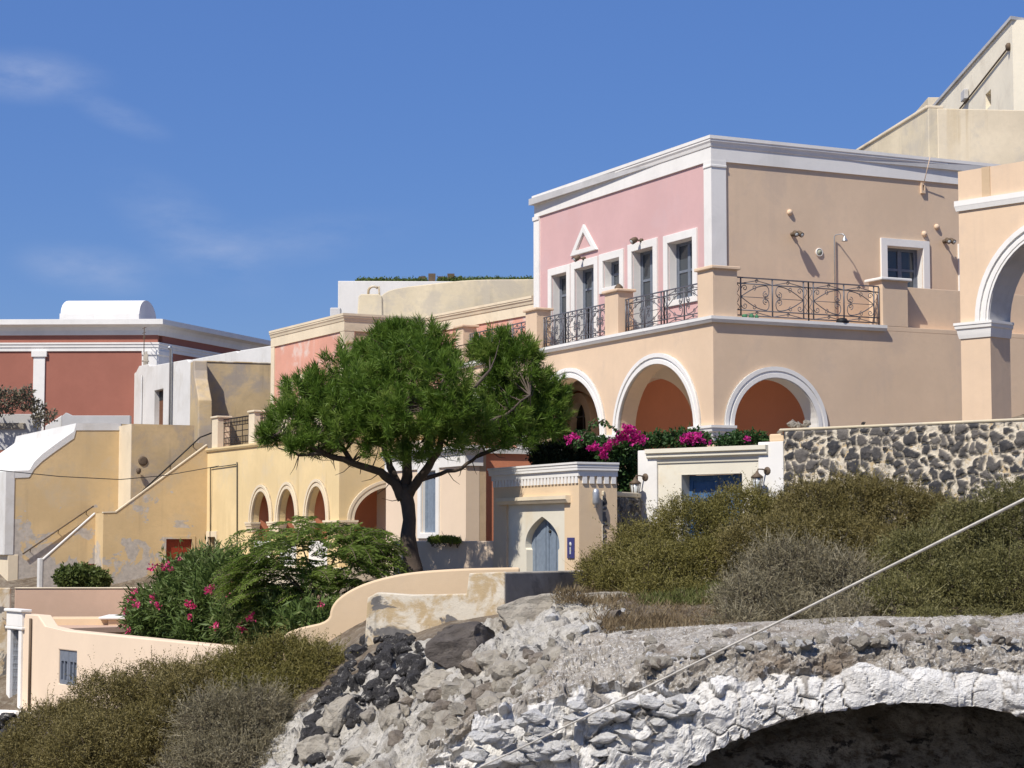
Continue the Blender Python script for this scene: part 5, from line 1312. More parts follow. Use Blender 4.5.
brown = [rock_data('brown_rock', 60+k, M['brownrock'], 3, .4) for k in range(5)]
whit = [rock_data('white_stone', 80+k, M['whiterock'], 3, .35) for k in range(5)]
def put(me, name, p, s, label, cat='rock', group=None, rot=None, kind=None):
    o = bpy.data.objects.new(name, me); COL.objects.link(o); o.location = p
    o.scale = (s, s, s) if isinstance(s, (int, float)) else s
    o.rotation_euler = rot or (random.uniform(-.5, .5), random.uniform(-.5, .5), random.uniform(0, 6.3))
    return tag(o, label, cat, group)
ZG = Z.reshape(len(ys), len(xs))
def zfast(x, y):
    i = np.clip(np.searchsorted(xs, x)-1, 0, len(xs)-2); j = np.clip(np.searchsorted(ys, y)-1, 0, len(ys)-2)
    a = (x-xs[i])/(xs[i+1]-xs[i]); b = (y-ys[j])/(ys[j+1]-ys[j])
    return (ZG[j, i]*(1-a)+ZG[j, i+1]*a)*(1-b)+(ZG[j+1, i]*(1-a)+ZG[j+1, i+1]*a)*b
def ground_hit(u, v, y0=20, y1=60):
    """where the sight line through a pixel first meets the ground"""
    yy = np.arange(y0, y1, .06); r = ray(u, v)
    k = yy/r.y; zz = r.z*k; xx = r.x*k
    h = zfast(xx, yy)-zz; i = np.argmax(h > 0)
    return Vector((xx[i], yy[i], zz[i])) if h[i] > 0 else None
rr = random.Random(3)
cnt = 0
for _ in range(560):                                   # dark lava tumble
    f = rr.random(); v = rr.uniform(638, 762)
    cl = np.interp(v, [635, 660, 700, 740, 768], [372, 345, 318, 304, 298]); cr = np.interp(v, [635, 660, 690, 715, 740, 768], [410, 432, 412, 366, 332, 318])
    u = cl+(cr-cl)*f; p = ground_hit(u, v)
    if p is None or cnt >= 230: continue
    cnt += 1; s = rr.choice((.09, .12, .15, .19, .25))*rr.uniform(.8, 1.2)
    put(rr.choice(lava), 'lava_rock', p+Vector((0, -.02, .02)), s, 'jagged dark lava rock in the tumbled heap below the weathered wall', group='tumbled dark lava rocks')
for _ in range(420):                                   # pale rubble crust between lava and the whitewashed wall
    v = rr.uniform(655, 765); cl = np.interp(v, [650, 690, 715, 740, 768], [455, 425, 372, 335, 320]); u = cl+rr.random()*(640-cl); p = ground_hit(u, v, 28.0 if v < 700 else 26)
    if p is None: continue
    cnt += 1
    if cnt > 230+225: break
    put(rr.choice(pale if rr.random() < .75 else brown), 'pale_rock', p, rr.choice((.1, .15, .22, .34))*rr.uniform(.8, 1.2), 'pale crusty rubble stone on the bank left of the whitewashed vault', group='pale rubble stones on the bank')
big = [rock_data('boulder', 101+k, M['palerock'], 5, .42, .8) for k in range(3)]+[rock_data('boulder', 111, M['darkrock'], 5, .34, .72, True)]
for me_, u, v, Y, s, lab in ((big[3], 462, 648, 36.6, (.86, .7, .74), 'large smooth dark brown boulder below the end of the weathered wall'),
                         (big[0], 535, 618, 38.4, (1.15, .8, .72), 'largest pale crusty boulder crowning the mound before the gatehouse'),
                         (big[1], 590, 632, 37.4, (1.25, .8, .62), 'long low pale boulder on the mound, right of the crowning one'),
                         (big[2], 520, 665, 36.2, (.7, .6, .6), 'pale lumpy boulder below the crowning boulder, right of the dark brown one'),
                         (big[1], 440, 690, 36, (.6, .5, .45), 'buff boulder under the large dark brown boulder'),
                         (big[0], 600, 600, 40.5, (.9, .5, .26), 'flat pale slab of rock near the foot of the green scrub'),
                         (big[2], 655, 662, 33.5, (.55, .4, .25), 'flat pale slab lying in the dry brown grass'),
                         (big[2], 335, 720, 36.8, (.45, .4, .55), 'pale upright rock at the left edge of the lava heap'),
                         (big[0], 316, 752, 36.2, (.45, .4, .5), 'lowest pale rock at the left foot of the lava heap')):
    p = at(u, v, Y); put(me_, 'boulder', p, s, lab, 'boulder', rot=(0, 0, rr.uniform(-.4, .4)))
cnt = 0
for _ in range(900):                                   # loose stones on the mound and the vault's crown
    u = rr.uniform(540, 1030); v = rr.uniform(605, 690) if u < 720 else rr.uniform(636, 676)
    p = ground_hit(u, v, 28.0) if u < 640 else None
    if p is None:
        y = YV+.35+5*rr.random()**1.9; x = ray(u, v).x/ray(u, v).y*y; zt0 = np.interp(x, tx, tz_); k = sstep(YV+.55, YV+3.5, y)
        p = Vector((x, y, zt0*(1-k)+float(terr(np.array([x]), np.array([y]), 1, False)[0])*k+.04))
    cnt += 1
    if cnt > 300: break
    put(rr.choice(brown[:2]+pale+whit[:3]), 'loose_stone', p+Vector((0, 0, .035)), rr.choice((.04, .06, .09, .14))*rr.uniform(.8, 1.3), 'small loose grey or pale stone strewn over the top of the vault', 'stone', group='loose stones on the mound and vault top')
cnt = 0
for _ in range(300):                                   # limewashed stones standing proud of the left part of the vault wall
    u = rr.uniform(468, 690); v = rr.uniform(700, 768); y = YV-.02
    x = ray(u, v).x/ray(u, v).y*y; z = ray(u, v).z/ray(u, v).y*y
    if z > np.interp(x, pxx, pz_)-.1 or (abs(x-cxv.x) < 4.6 and z < CZ+math.sqrt(RV**2-(x-cxv.x)**2)+.3): continue
    cnt += 1
    if cnt > 60: break
    put(rr.choice(whit), 'white_stone', Vector((x, y+.06, z)), (rr.uniform(.13, .28), .17, rr.uniform(.1, .17)), 'whitewashed rubble stone bulging from the left part of the vault wall', 'stone', group='whitewashed stones in the vault wall', rot=(rr.uniform(-.2, .2), rr.uniform(-.35, .35), rr.uniform(-.3, .3)))
cnt = 0
for _ in range(80):                                    # rubble inside the hollow
    x = rr.uniform(cxv.x-3.5, 9); y = rr.uniform(30.5, 34.3); z = -5.6+(y-29.5)*.75*rr.uniform(.5, 1.05)
    put(rr.choice(brown), 'hollow_rock', Vector((x, y, z)), rr.choice((.15, .25, .4))*rr.uniform(.8, 1.2), 'dim brown rock on the rubble slope inside the dark hollow under the arch', group='rocks inside the hollow')
# rubble slope inside the hollow
nx, ny = 120, 70
gx, gy = np.meshgrid(np.linspace(1.6, 9.8, nx), np.linspace(28.3, 34.5, ny)); gx, gy = gx.ravel(), gy.ravel()
pp_ = np.stack([gx, gy, np.zeros_like(gx)], 1); hz_ = -5.7+np.clip((gy-29)*.72, 0, 4)+.3*fbm(pp_*1.1, 4, 71)+.12*(worley(pp_*2.3, 73)[0])
structure(fast_mesh('hollow_ground', np.stack([gx, gy, hz_], 1), 4, M['earth'], None, {'crust': np.full(len(gx), .55)}, smooth=True, faces=grid_faces(ny, nx)))
# dark stones at the far lower left
for k in range(26):
    u = rr.uniform(-12, 26); v = rr.uniform(716, 768); p = at(u, v, 52-(v-716)*.06)
    put(rr.choice(lava), 'lava_rock', p, rr.uniform(.18, .34), 'dark rock in the bank under the blue door at the left edge', group='dark rocks under the blue door')
# stones on top of the long stone wall
for u, v, s in ((770, 424.5, .10), (777, 421, .12), (786, 420, .17), (793, 422.5, .10), (800, 423, .14), (856, 421, .07)):
    t_ = FSR.t(max(u, 784), v)+(.0 if u >= 784 else (u-784)*.022); 
    zt0 = zS+.03 if u >= 779 else zt2+.17
    if u in (786, 800, 793): put(rr.choice(pale), 'rock', FSR.P(t_, zt0+s*.5, -.25), s, {786: 'largest pale stone on top of the dark stone wall end', 793: 'small pale stone between the two bigger ones on the wall end', 800: 'second pale stone on the wall end, right of the largest'}[u], 'stone')
    elif u == 856: put(lava[0], 'rock', FSR.P(t_, zt0+s*.3, -.3), s, 'small dark stone alone on the stone wall capping', 'stone')
o = MB().box(FSR, -.42, -.02, zt2+.12, zt2+.30, -.4, -.05).build('masonry_block', M['peach'], None, .03); tag(o, 'small peach block on top of the right pillar of the marble gate', 'block')
put(pale[1], 'rock', FSR.P(-.2, zt2+.35, -.2), .09, 'tiny pale stone on the peach block beside the wall end', 'stone')

# ------------------------------------------------------------------ rope and wire
a = at(1075, 474, 11.5); b = at(470, 772, 27.0)
m = MB(); pts = []
for i in range(41):
    f = i/40; f_ = 1.0-f
    p = a.lerp(b, f); p.z -= .02*math.sin(f*math.pi); pts.append(p)
m.tube(pts, .0105, 8)
tag(m.build('rope', M['cable']), 'pale taut rope running diagonally from the right edge down to the vault', 'rope')
m = MB(); q = [at(-40, 466, 70), at(15, 472, 70.5), at(60, 476.5, 71), at(120, 479.5, 72.5), at(165, 475.5, 75), at(213, 467, 76.6), at(237, 462.5, 74.6)]
m.tube(q, .015, 5); tag(m.build('overhead_wire', M['wire']), 'thin black wire sagging across the ochre stair house to the arcaded house', 'wire')
m = MB(); q = [A1.P(*A1.tz(211.5, 560), .05), A1.P(*A1.tz(211.5, 468), .05), A1.P(*A1.tz(237, 464.5), .05)]
m.tube(q, .02, 5); m.tube([A1.P(*A1.tz(238, 545), .04), A1.P(*A1.tz(238, 462), .04)], .022, 5); m.build('wall_cable', M['wire'], mh)
# ------------------------------------------------------------------ the pine
YP = 49.3
tb = at(412, 573, YP)
pine = thing('pine_tree', 'umbrella shaped pine tree with dark leaning trunk in front of the arcaded house', 'tree', tuple(tb))
def pp(u, v, dy=0): return at(u, v, YP+dy)
m = MB()
trunk = [(412, 578), (412, 568), (411, 556), (408.5, 546), (408, 535), (409.5, 520), (408, 505), (405, 493), (404, 484)]
m.tube([pp(*q) for q in trunk], [.29, .27, .20, .22, .19, .165, .175, .18, .14], 14)
o = m.build('trunk', M['bark'], pine)
m = MB()
def limb(path, r0, r1, dys):
    pts = smooth_px([(u, v, d) for (u, v), d in zip(path, dys)], 0)
    P = [pp(u, v, d) for u, v, d in pts]
    # refine with a slight waviness
    Q = []
    for a, b in zip(P[:-1], P[1:]):
        for k in range(3): Q.append(a.lerp(b, k/3)+Vector((random.uniform(-.03, .03), random.uniform(-.03, .03), random.uniform(-.03, .03))))
    Q.append(P[-1]); n = len(Q)
    m.tube(Q, [r0+(r1-r0)*i/(n-1) for i in range(n)], 8); return Q
limbs = []
limbs += limb([(403, 500), (395, 483), (380, 473), (352, 463), (325, 453), (300, 441), (280, 432)], .14, .03, (0, -.1, -.3, -.6, -.9, -1.1, -1.2))
limbs += limb([(352, 463), (340, 445), (325, 425), (312, 405)], .07, .025, (-.6, -.4, -.2, 0))
limbs += limb([(325, 453), (300, 455), (278, 448)], .05, .015, (-.9, -1.2, -1.4))
limbs += limb([(403, 495), (394, 478), (388, 462), (382, 440), (372, 415), (365, 385)], .12, .03, (0, .3, .6, .9, 1.0, 1.1))
limbs += limb([(405, 492), (407, 470), (406, 440), (408, 410), (415, 375), (425, 345)], .15, .03, (0, 0, .0, -.1, -.2, 0))
limbs += limb([(408, 495), (420, 478), (433, 460), (442, 440), (452, 418), (470, 395), (490, 370)], .13, .03, (0, -.3, -.6, -.8, -.9, -.9, -.8))
limbs += limb([(442, 440), (432, 420), (436, 395), (450, 365)], .07, .025, (-.8, -1.2, -1.5, -1.5))
limbs += limb([(415, 482), (440, 474), (462, 468), (478, 456), (497, 446), (520, 425), (540, 410)], .06, .02, (0, .4, .7, .9, 1.1, 1.2, 1.2))
limbs += limb([(478, 456), (500, 450), (520, 440)], .035, .012, (.9, .6, .3))
limbs += limb([(452, 418), (480, 425), (505, 415), (530, 395)], .06, .02, (-.9, -.7, -.3, 0))
m.build('limbs', M['bark'], pine)
blobs = [(290, 427, 24, -1.0), (273, 438, 12, -1.2), (312, 402, 32, -.6), (338, 385, 34, 0), (330, 425, 32, -.9), (362, 368, 32, .6), (392, 350, 28, .2), (426, 346, 26, -.2), (408, 366, 36, -.9),
         (372, 402, 40, -1.2), (352, 436, 27, -1.3), (398, 425, 38, -1.7), (436, 388, 34, -1.5), (428, 425, 32, -1.7), (448, 410, 26, -1.6), (446, 446, 22, -1.2), (412, 458, 16, -1.5), (385, 452, 20, -1.4), (400, 340, 16, 0), (440, 362, 20, -.6),
         (498, 352, 24, 1.0), (514, 378, 36, 1.0), (540, 392, 24, 1.2), (549, 414, 20, 1.2), (526, 424, 28, .8), (498, 420, 30, .4), (522, 358, 20, 1.0), (488, 385, 26, .8), (482, 356, 13, .8), (545, 432, 16, .8), (520, 440, 16, .5), (490, 440, 20, 0), (472, 428, 20, -.6), (553, 402, 14, 1.1),
         (340, 410, 30, 1.2), (400, 395, 38, 1.4), (445, 395, 26, .6), (500, 400, 30, 1.8), (300, 445, 14, -1.5), (318, 448, 18, -.4), (412, 425, 24, -1.9), (372, 430, 26, -1.5)]
tc_, td_ = [], []
for u, v, r, dy in blobs:
    c = np.array(pp(u, v, dy)); rad = r*YP/FPX
    n = int(34+rad*rad*120)
    d = unit(rng.normal(size=(n, 3))); d = d[(d[:, 2] > -.45)]
    rr_ = rad*(.62+.42*rng.random(len(d))**.6)
    tc_.append(c+d*rr_[:, None]*np.array((1.0, 1.0, .86))); td_.append(unit(d*.8+np.array((0, 0, .75))+.25*rng.normal(size=d.shape)))
tc_ = np.concatenate(tc_); td_ = np.concatenate(td_)
# drop some tufts to leave gaps
keep = (fbm(tc_*1.25, 2, 77) > np.where(tc_[:, 0] > -.6, -.55, -.32)); tc_, td_ = tc_[keep], td_[keep]
print('tufts', len(tc_))
K = 54; n = len(tc_)
base = np.repeat(tc_, K, 0); ax = np.repeat(td_, K, 0)
s_ = rng.random((n*K, 1))
nd = unit(ax*(.35+.5*s_)+.62*rng.normal(size=(n*K, 3))*(.55+.5*(1-s_)))
pos = base+ax*(s_-.5)*.30
rv = np.repeat(rng.random(n), K)*.78+rng.random(n*K)*.22
leaf_mesh('crown', [leaf_geo(pos, nd, .18+.10*rng.random(n*K), .019, rv)], M['pine'], pine)
# bare twigs under the crown and shoots carrying the tufts
m = MB(); L3 = np.array([list(q) for q in limbs])
sel = rng.choice(len(tc_), 420, replace=False)
for i in sel:
    d = np.linalg.norm(L3-tc_[i], axis=1); j = int(np.argmin(d))
    if d[j] > 1.9: continue
    a = Vector(L3[j]); b = Vector(tc_[i]); mid = a.lerp(b, .5)+Vector((0, 0, -.10))
    m.tube([a, mid, b], [.022, .014, .008], 4, False)
for _ in range(60):
    j = rng.integers(0, len(L3)); a = Vector(L3[j]); b = a+Vector((random.uniform(-.7, .7), random.uniform(-.5, .5), random.uniform(-.45, .15)))
    m.tube([a, a.lerp(b, .5)+Vector((0, 0, -.06)), b], [.014, .009, .004], 4, False)
m.build('twigs', M['bark'], pine)

# ------------------------------------------------------------------ scrub
def mound_points(blobs, dens, Y0, inner=.55, flat=.8):
    """points in the shell of a union of ellipsoids given in pixels: (u, v, r, dY, squash)"""
    P, D = [], []
    cs = [(np.array(at(u, v, Y0+dy)), r*(Y0+dy)/FPX, sq) for u, v, r, dy, sq in blobs]
    for k, (c, r, sq) in enumerate(cs):
        n = int(dens*r*r*(sq+.3)); d = unit(rng.normal(size=(n, 3))); q = r*(inner+(1.04-inner)*rng.random(n)**.55)
        # lumpy surface
        q = q*(1+.16*fbm(d*2.2+k*7.3, 3, 91)+.10*fbm(d*6+k*3.1, 2, 93))
        p = c+d*q[:, None]*np.array((1, 1, sq)); ok = np.ones(n, bool)
        for j, (c2, r2, s2) in enumerate(cs):
            if j != k: ok &= np.linalg.norm((p-c2)/np.array((1, 1, s2)), axis=1) > r2*.55
        P.append(p[ok]); D.append(d[ok])
    P, D = np.concatenate(P), np.concatenate(D)
    ok = P[:, 2] > terr(P[:, 0], P[:, 1])-.15
    return P[ok], D[ok]
def scrub(name, blobs, Y0, dens, mat, label, cat='shrub', leafL=.075, leafW=.019, per=11, group=None, stems=None, inner=.5, spread=.09, up=.45, twig_n=250, wisps=0, wl=1.0):
    P, D = mound_points(blobs, dens, Y0, inner)
    root = thing(name, label, cat, (float(P[:, 0].mean()), float(P[:, 1].mean()), float(P[:, 2].min())), group)
    n = len(P); base = np.repeat(P, per, 0); d0 = unit(D*.7+np.array((0, 0, up))+.6*rng.normal(size=D.shape)); ax = np.repeat(d0, per, 0)
    s = rng.random((n*per, 1)); pos = base+ax*(s-.4)*spread*2.2+spread*.25*rng.normal(size=(n*per, 3))
    d = unit(ax*.8+.75*rng.normal(size=(n*per, 3)))
    rv = np.repeat(rng.random(n), per)*.7+rng.random(n*per)*.3
    leaf_mesh('foliage', [leaf_geo(pos, d, leafL*(.6+.7*rng.random(n*per)), leafW*(.7+.6*rng.random(n*per)), rv)], mat, root)
    # long wispy shoots make the outline ragged
    if wisps:
        sel = rng.choice(n, min(n, wisps), replace=False); ns = len(sel); kk = 13
        dw = unit(D[sel]*.9+np.array((0, 0, .5))+.7*rng.normal(size=(ns, 3))); ln = rng.uniform(.16, .48, ns)*wl
        f = np.linspace(.1, 1, kk); cur = .12*rng.normal(size=(ns, 1, 3))
        pw = P[sel][:, None]+dw[:, None]*(ln[:, None]*f)[..., None]+cur*(f*f)[None, :, None]*ln[:, None, None]*2
        dl = unit(np.repeat(dw, kk, 0)+.9*rng.normal(size=(ns*kk, 3)))
        rw = np.repeat(rng.random(ns), kk)*.5+.5*rng.random(ns*kk)
        A = leaf_geo(pw.reshape(-1, 3), dl, leafL*.85*(.5+.7*rng.random(ns*kk)), leafW, rw)
        Bq = leaf_geo(P[sel]-dw*.05, dw, ln+.05, .012, np.full(ns, .95))
        leaf_mesh('shoots', [A, Bq], mat, root)
    m = MB(); idx = rng.choice(n, min(n, twig_n), replace=False)
    cs = [(np.array(at(u, v, Y0+dy))) for u, v, r, dy, sq in blobs]
    for i in idx:
        c = min(cs, key=lambda c: np.linalg.norm(c-P[i])); b = P[i]+d0[i]*random.uniform(.05, .22); a = c*.45+P[i]*.55; a[2] = a[2]-.15
        m.tube([a, (a+b)/2+rng.normal(size=3)*.04, b], [.012, .008, .004], 3, False)
    m.build('stems', stems or M['twig'], root)
    return root, P
B = lambda *a: a
# right hand bank
W_ = dict(wisps=2600, leafL=.07, leafW=.017, per=11)
scrub('scrub_bush', [(594, 574, 18, -1.2, .8), (612, 566, 24, -.8, .8), (645, 552, 33, -.5, .85), (692, 534, 42, 0, .85), (740, 526, 44, .6, .85), (660, 570, 40, -1.6, .7), (720, 570, 48, -1.2, .7), (620, 580, 22, -2, .7), (785, 530, 42, 1.0, .8), (690, 600, 30, -3.2, .6), (650, 592, 26, -2.8, .6)], 43.2, 2000, M['olive'],
      'broad olive scrub bush in front of the marble gate, right of the gatehouse', **W_)
scrub('scrub_bush', [(815, 520, 42, .2, .9), (855, 508, 38, .4, .85), (895, 520, 44, .2, .85), (840, 548, 44, -1, .8), (935, 528, 38, 0, .8), (795, 552, 40, -1.2, .8), (880, 560, 40, -1.4, .8), (760, 548, 40, -.8, .8)], 42.0, 2000, M['brown_scrub'],
      'tall brownish scrub bush rising against the dark stone wall', **W_)
scrub('scrub_bush', [(920, 570, 48, -1, .8), (970, 540, 44, 0, .85), (1020, 530, 50, .3, .9), (1065, 535, 50, .3, .9), (960, 600, 48, -2.2, .75), (1010, 590, 52, -2, .8), (900, 608, 42, -2.6, .7), (1060, 600, 54, -2, .8), (930, 632, 34, -4, .6), (990, 634, 36, -4, .6), (1045, 636, 36, -4, .6)], 38.5, 2200, M['scrub_green'],
      'dark green tangled scrub bush at the right edge behind the rope', **W_)
scrub('scrub_bush', [(790, 585, 52, 0, .8), (838, 592, 46, -.4, .8), (755, 605, 40, -1, .7), (855, 622, 38, -1.8, .6), (800, 625, 40, -1.8, .55), (735, 625, 26, -2.2, .5), (830, 640, 26, -4, .5)], 37.5, 1500, M['dry'],
      'half dead grey twiggy scrub bush in the middle of the right bank', leafL=.10, leafW=.012, per=9, twig_n=1100, wisps=2600, wl=1.2)
# left bank
scrub('scrub_bush', [(60, 745, 50, .5, .85), (110, 715, 48, .6, .85), (160, 700, 46, .4, .8), (100, 760, 60, -1.5, .8), (170, 745, 52, -1.2, .8), (20, 772, 44, 0, .8), (208, 690, 40, .2, .8), (190, 700, 40, -.8, .8)], 42.5, 2000, M['brown_scrub'],
      'large brown green scrub bush below the low house on the left', **W_)
scrub('scrub_bush', [(245, 675, 32, .6, .85), (285, 665, 34, .4, .8), (320, 666, 26, 0, .8), (255, 702, 36, -.4, .8), (300, 692, 32, -.5, .8), (270, 718, 32, -1.0, .8)], 41.5, 2000, M['olive'],
      'olive scrub bush left of the lava rocks, beneath the ramp wall', **W_)
scrub('scrub_bush', [(222, 728, 42, 0, .8), (255, 742, 38, -.5, .8), (235, 770, 46, -1, .8), (283, 762, 28, -.8, .7), (205, 775, 40, -.8, .7), (262, 715, 30, -.2, .8)], 39.0, 1500, M['dry'],
      'grey dry twiggy scrub bush at the lower left of the bank', leafL=.10, leafW=.012, per=9, twig_n=1100, wisps=2400, wl=1.2)
# dry grass and small green ground cover
def ground_cover(name, mat, label, regs, n, L0, W0, kind='stuff'):
    P = []
    for (u0, u1, v0, v1, y0) in regs:
        for _ in range(n//len(regs)):
            q = ground_hit(random.uniform(u0, u1), random.uniform(v0, v1), y0)
            if q is not None: P.append(q)
    P = np.array(P); k = 9; n_ = len(P)
    base = np.repeat(P, k, 0)+np.concatenate([rng.normal(size=(n_*k, 2))*.07, np.zeros((n_*k, 1))], 1)
    d = unit(np.array((0, 0, .8))+.7*rng.normal(size=(n_*k, 3))*np.array((1, 1, .4)))
    o = leaf_mesh(name, [leaf_geo(base, d, L0*(.5+rng.random(n_*k)), W0)], mat)
    tag(o, label, name.replace('_', ' '), kind=kind)
ground_cover('dry_grass', M['grass'], 'dry brown grass and stalks on the mound between the rocks and the scrub', [(590, 740, 596, 640, 34.8), (600, 700, 620, 660, 30.5), (560, 620, 585, 605, 37)], 1500, .16, .012)
ground_cover('ground_cover', M['greengrass'], 'patch of bright green ground cover at the foot of the olive scrub', [(640, 735, 585, 606, 37)], 700, .15, .02)
P = []                                                  # straw on the vault crown
for _ in range(700):
    x = random.uniform(1.2, 9.2); y = random.uniform(28.2, 34); k = float(sstep(YV+.55, YV+3.5, y))
    P.append((x, y, np.interp(x, tx, tz_)*(1-k)+float(z_up(np.array([x]), np.array([y]))[0])*k+.02))
P = np.array(P); P = P[fbm(P*.9, 2, 15) > -.05]; n_ = len(P); k = 9; base = np.repeat(P, k, 0)+np.concatenate([rng.normal(size=(n_*k, 2))*.08, np.zeros((n_*k, 1))], 1)
o = leaf_mesh('straw', [leaf_geo(base, unit(np.array((0, 0, .6))+.7*rng.normal(size=(n_*k, 3))*np.array((1, 1, .5))), .11*(.5+rng.random(n_*k)), .009)], M['grass']); tag(o, 'thin dry straw growing over the stony top of the vault', 'straw', kind='stuff')

# ------------------------------------------------------------------ oleander and feathery bush
def flower(parent, c, r, mat, name='flower', n=26):
    p = np.array(c)+rng.normal(size=(n, 3))*r*.42; d = unit(rng.normal(size=(n, 3))+np.array((-.4, -.7, .5)))
    return leaf_mesh(name, [leaf_geo(p, d, r*.75, r*.55)], mat, parent)
ol, P = scrub('oleander_bush', [(u_, v_, r_, dy_*.5+(200-u_)*.055, q_) for u_, v_, r_, dy_, q_ in [(190, 606, 34, 0, .9), (225, 600, 34, .6, .95), (165, 616, 28, -.6, .85), (205, 580, 24, .8, 1), (178, 580, 16, .8, 1), (250, 620, 34, -.5, .85), (285, 625, 30, -.2, .85), (148, 626, 18, -.6, .8), (205, 632, 28, -1.4, .7), (310, 625, 24, -.6, .8), (228, 572, 16, .8, 1.1), (260, 634, 26, -.6, .8), (143, 610, 14, -.2, 1)]], 52.5, 800, M['oleander'],
      'dark green oleander bush with scattered pink flowers in the yard', leafL=.26, leafW=.045, per=8, inner=.55, spread=.17, up=1.0, wisps=260, wl=1.5)
for u, v, r in ((152, 568, 7), (166, 567, 8), (172, 570, 6), (181, 560, 6), (135, 592, 6), (134, 600, 7), (137, 606, 6), (153, 598, 7), (158, 606, 6), (189, 604, 7), (193, 606, 6), (210, 590, 8), (213, 588, 5), (226, 593, 6), (126, 612, 6), (123, 625, 6), (243, 628, 7), (251, 618, 8), (216, 626, 6), (321, 605, 6), (190, 617, 5), (128, 632, 5), (255, 582, 4), (230, 582, 5)):
    d = np.array(ray(u, v)); c = d*((50.9+(200-u)*.055)/d[1])
    # sit the bloom on the near side of the foliage
    w_ = P-np.outer(P@(d/np.linalg.norm(d)), d/np.linalg.norm(d)); near_ = np.linalg.norm(w_, axis=1) < .16
    if near_.any(): c = d*((P[near_][:, 1].min()-.28)/d[1])
    flower(ol, c, r*.017, M['pinkflower'])
def frond_tree(name, label, fr, Y0, base_px, mat, nleaf=26):
    b = at(*base_px, Y0); root = thing(name, label, 'shrub', tuple(b)); parts = []; mt = MB()
    for (u, v, L, dirx, dy, droop) in fr:
        a = np.array(at(u, v, Y0+dy)); d = np.array((dirx, random.uniform(-.8, .5), .35)); d = d/np.linalg.norm(d)
        pts = []
        for i in range(nleaf):
            f = i/(nleaf-1); pts.append(a+d*L*f+np.array((0, 0, -droop*L*f*f)))
        pts = np.array(pts); tang = unit(np.gradient(pts, axis=0)); side = unit(np.cross(tang, np.array((0, 0, 1.))+.2*rng.normal(size=3)))
        mt.tube([Vector(q) for q in pts[::5]], .008, 3, False)
        for s in (-1, 1):
            wl = L*.30*np.sin(np.linspace(.25, 3.0, nleaf))
            for j in range(3):                          # leaflets doubled into feathery pinnae
                dd = side*s+tang*.45+np.array((0, 0, -.15))+.12*rng.normal(size=pts.shape)
                parts.append(leaf_geo(pts+side*s*(wl*.33*j)[:, None]+tang*(.15*wl*j)[:, None]+.01*rng.normal(size=pts.shape), dd, np.maximum(wl*.55, .03), .030, np.full(nleaf, random.random())*.7+.3*rng.random(nleaf), None))
    leaf_mesh('fronds', parts, mat, root)
    for u, v, dy in ((300, 540, 0), (340, 545, -.4), (365, 530, .2), (280, 570, -.5), (320, 590, 0), (270, 555, .3)):
        q = at(u, v, Y0+dy); mt.tube([b, b.lerp(q, .5)+Vector((random.uniform(-.2, .2), 0, .1)), q], [.05, .03, .012], 5, False)
    mt.build('stems', M['twig'], root)
fr = []
for _ in range(330):
    u = random.uniform(244, 382); lo = np.interp(u, [244, 260, 300, 340, 385], [590, 605, 612, 600, 565]); hi = np.interp(u, [225, 260, 300, 330, 350, 385], [585, 550, 528, 525, 530, 535])
    v = random.uniform(hi, lo); cx = (u-318)/60
    fr.append((u, v, random.uniform(.55, 1.0), cx+random.uniform(-.6, .6), random.uniform(-1, .9), random.uniform(.45, .9)))
for u, v, dx in ((262, 540, -1.5), (270, 545, -1.3), (280, 535, -1.2), (255, 560, -1.4), (285, 530, -1), (372, 545, 1.2), (368, 535, 1), (300, 525, -.6), (310, 522, -.2), (350, 530, .8), (262, 530, -1.6)):
    fr.append((u, v, .95, dx, random.uniform(-.4, .4), .55))
frond_tree('feathery_bush', 'feathery mimosa like bush with drooping fronds before the arcade arches', fr, 48.0, (318, 625), M['fern'])
# small shrubs
scrub('garden_shrub', [(70, 578, 13, 0, .8), (85, 577, 14, .2, .8), (98, 580, 11, .1, .8)], 71.5, 1700, M['shrub'], 'small yellow green shrub under the lower stair of the ochre house', leafL=.14, leafW=.07, per=6, twig_n=40)
scrub('garden_shrub', [(4, 402, 14, 0, .95), (22, 401, 12, .4, .95), (-12, 400, 16, 0, .95), (38, 408, 8, .2, 1.0), (49, 416, 7, 0, .9), (38, 420, 7, 0, 1), (28, 392, 7, 0, 1)], 91.5, 330, M['greyshrub'], 'thin grey brown shrub against the brick red house at the left edge', leafL=.17, leafW=.08, per=4, twig_n=120, inner=.3)
scrub('cushion_plant', [(432, 540, 3.5, 0, .7), (438, 539.5, 4, 0, .7), (445, 539.5, 4, 0, .7), (452, 539.8, 4, 0, .7), (457, 540.5, 3, 0, .7)], 50.6, 30000, M['yellowgreen'], 'bright yellow green cushion plant on the low wall under the blue window', 'plant', leafL=.045, leafW=.025, per=5, twig_n=20, spread=.03)
# roof hedge on the white house
hp = []
for i in range(900):
    u = random.uniform(357, 426); hp.append(np.array(FV.P(FV.t(u, 280), zv, -.5))+np.array((0, random.uniform(-.25, .25), random.random()**1.3*random.uniform(.03, .12))))
for i in range(1500):
    u = random.uniform(438, 545); hp.append(np.array(FV.P(FV.t(u, 280), zv, -.5))+np.array((0, random.uniform(-.3, .3), random.random()*.15)))
hp = np.array(hp); k = 6; n = len(hp)
o = leaf_mesh('roof_hedge', [leaf_geo(np.repeat(hp, k, 0)+.05*rng.normal(size=(n*k, 3)), unit(rng.normal(size=(n*k, 3))+np.array((0, 0, .4))), .10, .05)], M['oleander']); tag(o, 'low green hedge growing along the roof edge of the plain white house', 'hedge')
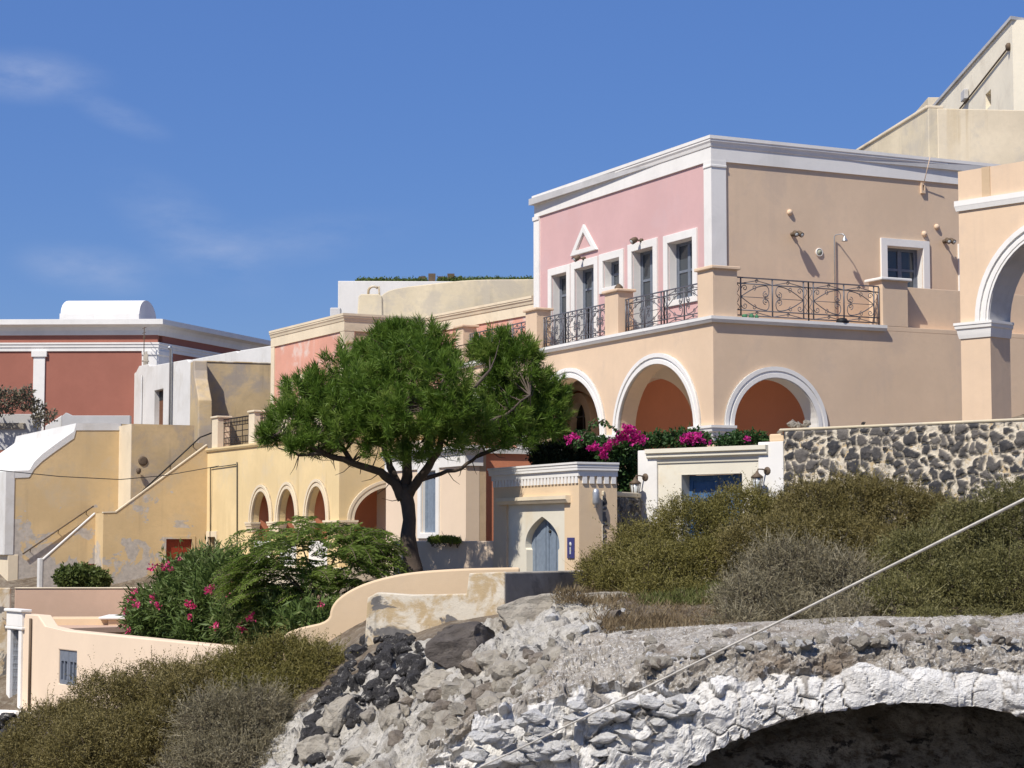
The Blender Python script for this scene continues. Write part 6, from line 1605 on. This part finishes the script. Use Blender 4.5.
# dark clipped hedge and bougainvillea on the villa terrace
scrub('dark_hedge', [(545, 456, 13, 0, .9), (560, 455, 14, 0, .9), (578, 454, 14, 0, .9), (596, 453, 14, 0, .9), (612, 455, 14, 0, .9), (545, 464, 12, 0, .9), (570, 464, 12, 0, .9), (600, 464, 12, 0, .9)], 51.0, 2600, M['hedge'], 'very dark hedge on the villa terrace behind the gatehouse', leafL=.10, leafW=.05, per=6, twig_n=30)
bo, P = scrub('bougainvillea', [(620, 466, 17, 0, 1.1), (628, 450, 13, 0, 1), (612, 455, 14, 0, .9), (622, 485, 14, 0, 1), (600, 446, 9, .2, .8), (660, 440, 10, .8, .6), (645, 442, 9, .5, .6)], 50.2, 1900, M['boug'], 'bougainvillea with magenta blossom spilling between gatehouse and marble gate', leafL=.11, leafW=.06, per=6, twig_n=60)
def bracts(parent, cl, Y0):
    for u, v, r in cl: flower(parent, at(u, v, Y0), r*.8*Y0/FPX, M['magenta'], 'blossom', int(24+r*7))
bracts(bo, [(622, 437, 8), (630, 432, 8), (626, 428, 5), (638, 438, 7), (634, 441, 6), (643, 441, 5), (617, 441, 5), (608, 448, 6), (602, 452, 5), (596, 447, 5), (590, 449, 4), (604, 456, 5), (610, 442, 4)], 49.4)
b2, P = scrub('bougainvillea', [(678, 440, 11, 0, .7), (692, 440, 12, 0, .7), (700, 442, 10, 0, .7)], 49.9, 1900, M['boug'], 'low bougainvillea with magenta blossom beside the white corner capital', leafL=.10, leafW=.05, per=6, twig_n=20)
bracts(b2, [(689, 437, 6), (697, 436, 6), (683, 440, 5), (693, 441, 5), (703, 441, 4)], 49.4)
b3, P = scrub('bougainvillea', [(735, 440, 8, 0, .7), (748, 440, 8, 0, .7), (760, 440, 7, 0, .7), (722, 442, 6, 0, .7)], 49.4, 2600, M['boug'], 'small plant with one magenta bloom between the side arch and the marble gate', leafL=.09, leafW=.05, per=6, twig_n=20)
bracts(b3, [(747, 439, 4), (710, 443, 3)], 48.9)
b4, P = scrub('bougainvillea', [(583, 440, 9, 0, .6), (570, 441, 8, 0, .6)], 50.4, 2000, M['boug'], 'dark purple bloomed bougainvillea by the arched porch window', leafL=.09, leafW=.05, per=6, twig_n=20)
bracts(b4, [(574, 437, 5), (579, 439, 4), (569, 441, 4), (566, 438, 3)], 50.0)
# long arching shoot across the porch window
m = MB(); q = [at(575, 448, 49.6), at(583, 436, 49.5), at(592, 424, 49.4), at(602, 421, 49.3), at(612, 427, 49.2), at(620, 433, 49.1)]
m.tube(q, .014, 4); m.build('shoot', M['twig'], bo)
P = np.concatenate([np.array([list(a.lerp(b, i/9)) for i in range(10)]) for a, b in zip(q[:-1], q[1:])]); P = np.repeat(P, 3, 0)
leaf_mesh('shoot_leaves', [leaf_geo(P+.03*rng.normal(size=P.shape), rng.normal(size=P.shape)+np.array((0, 0, -.5)), .11, .06)], M['boug'], bo)
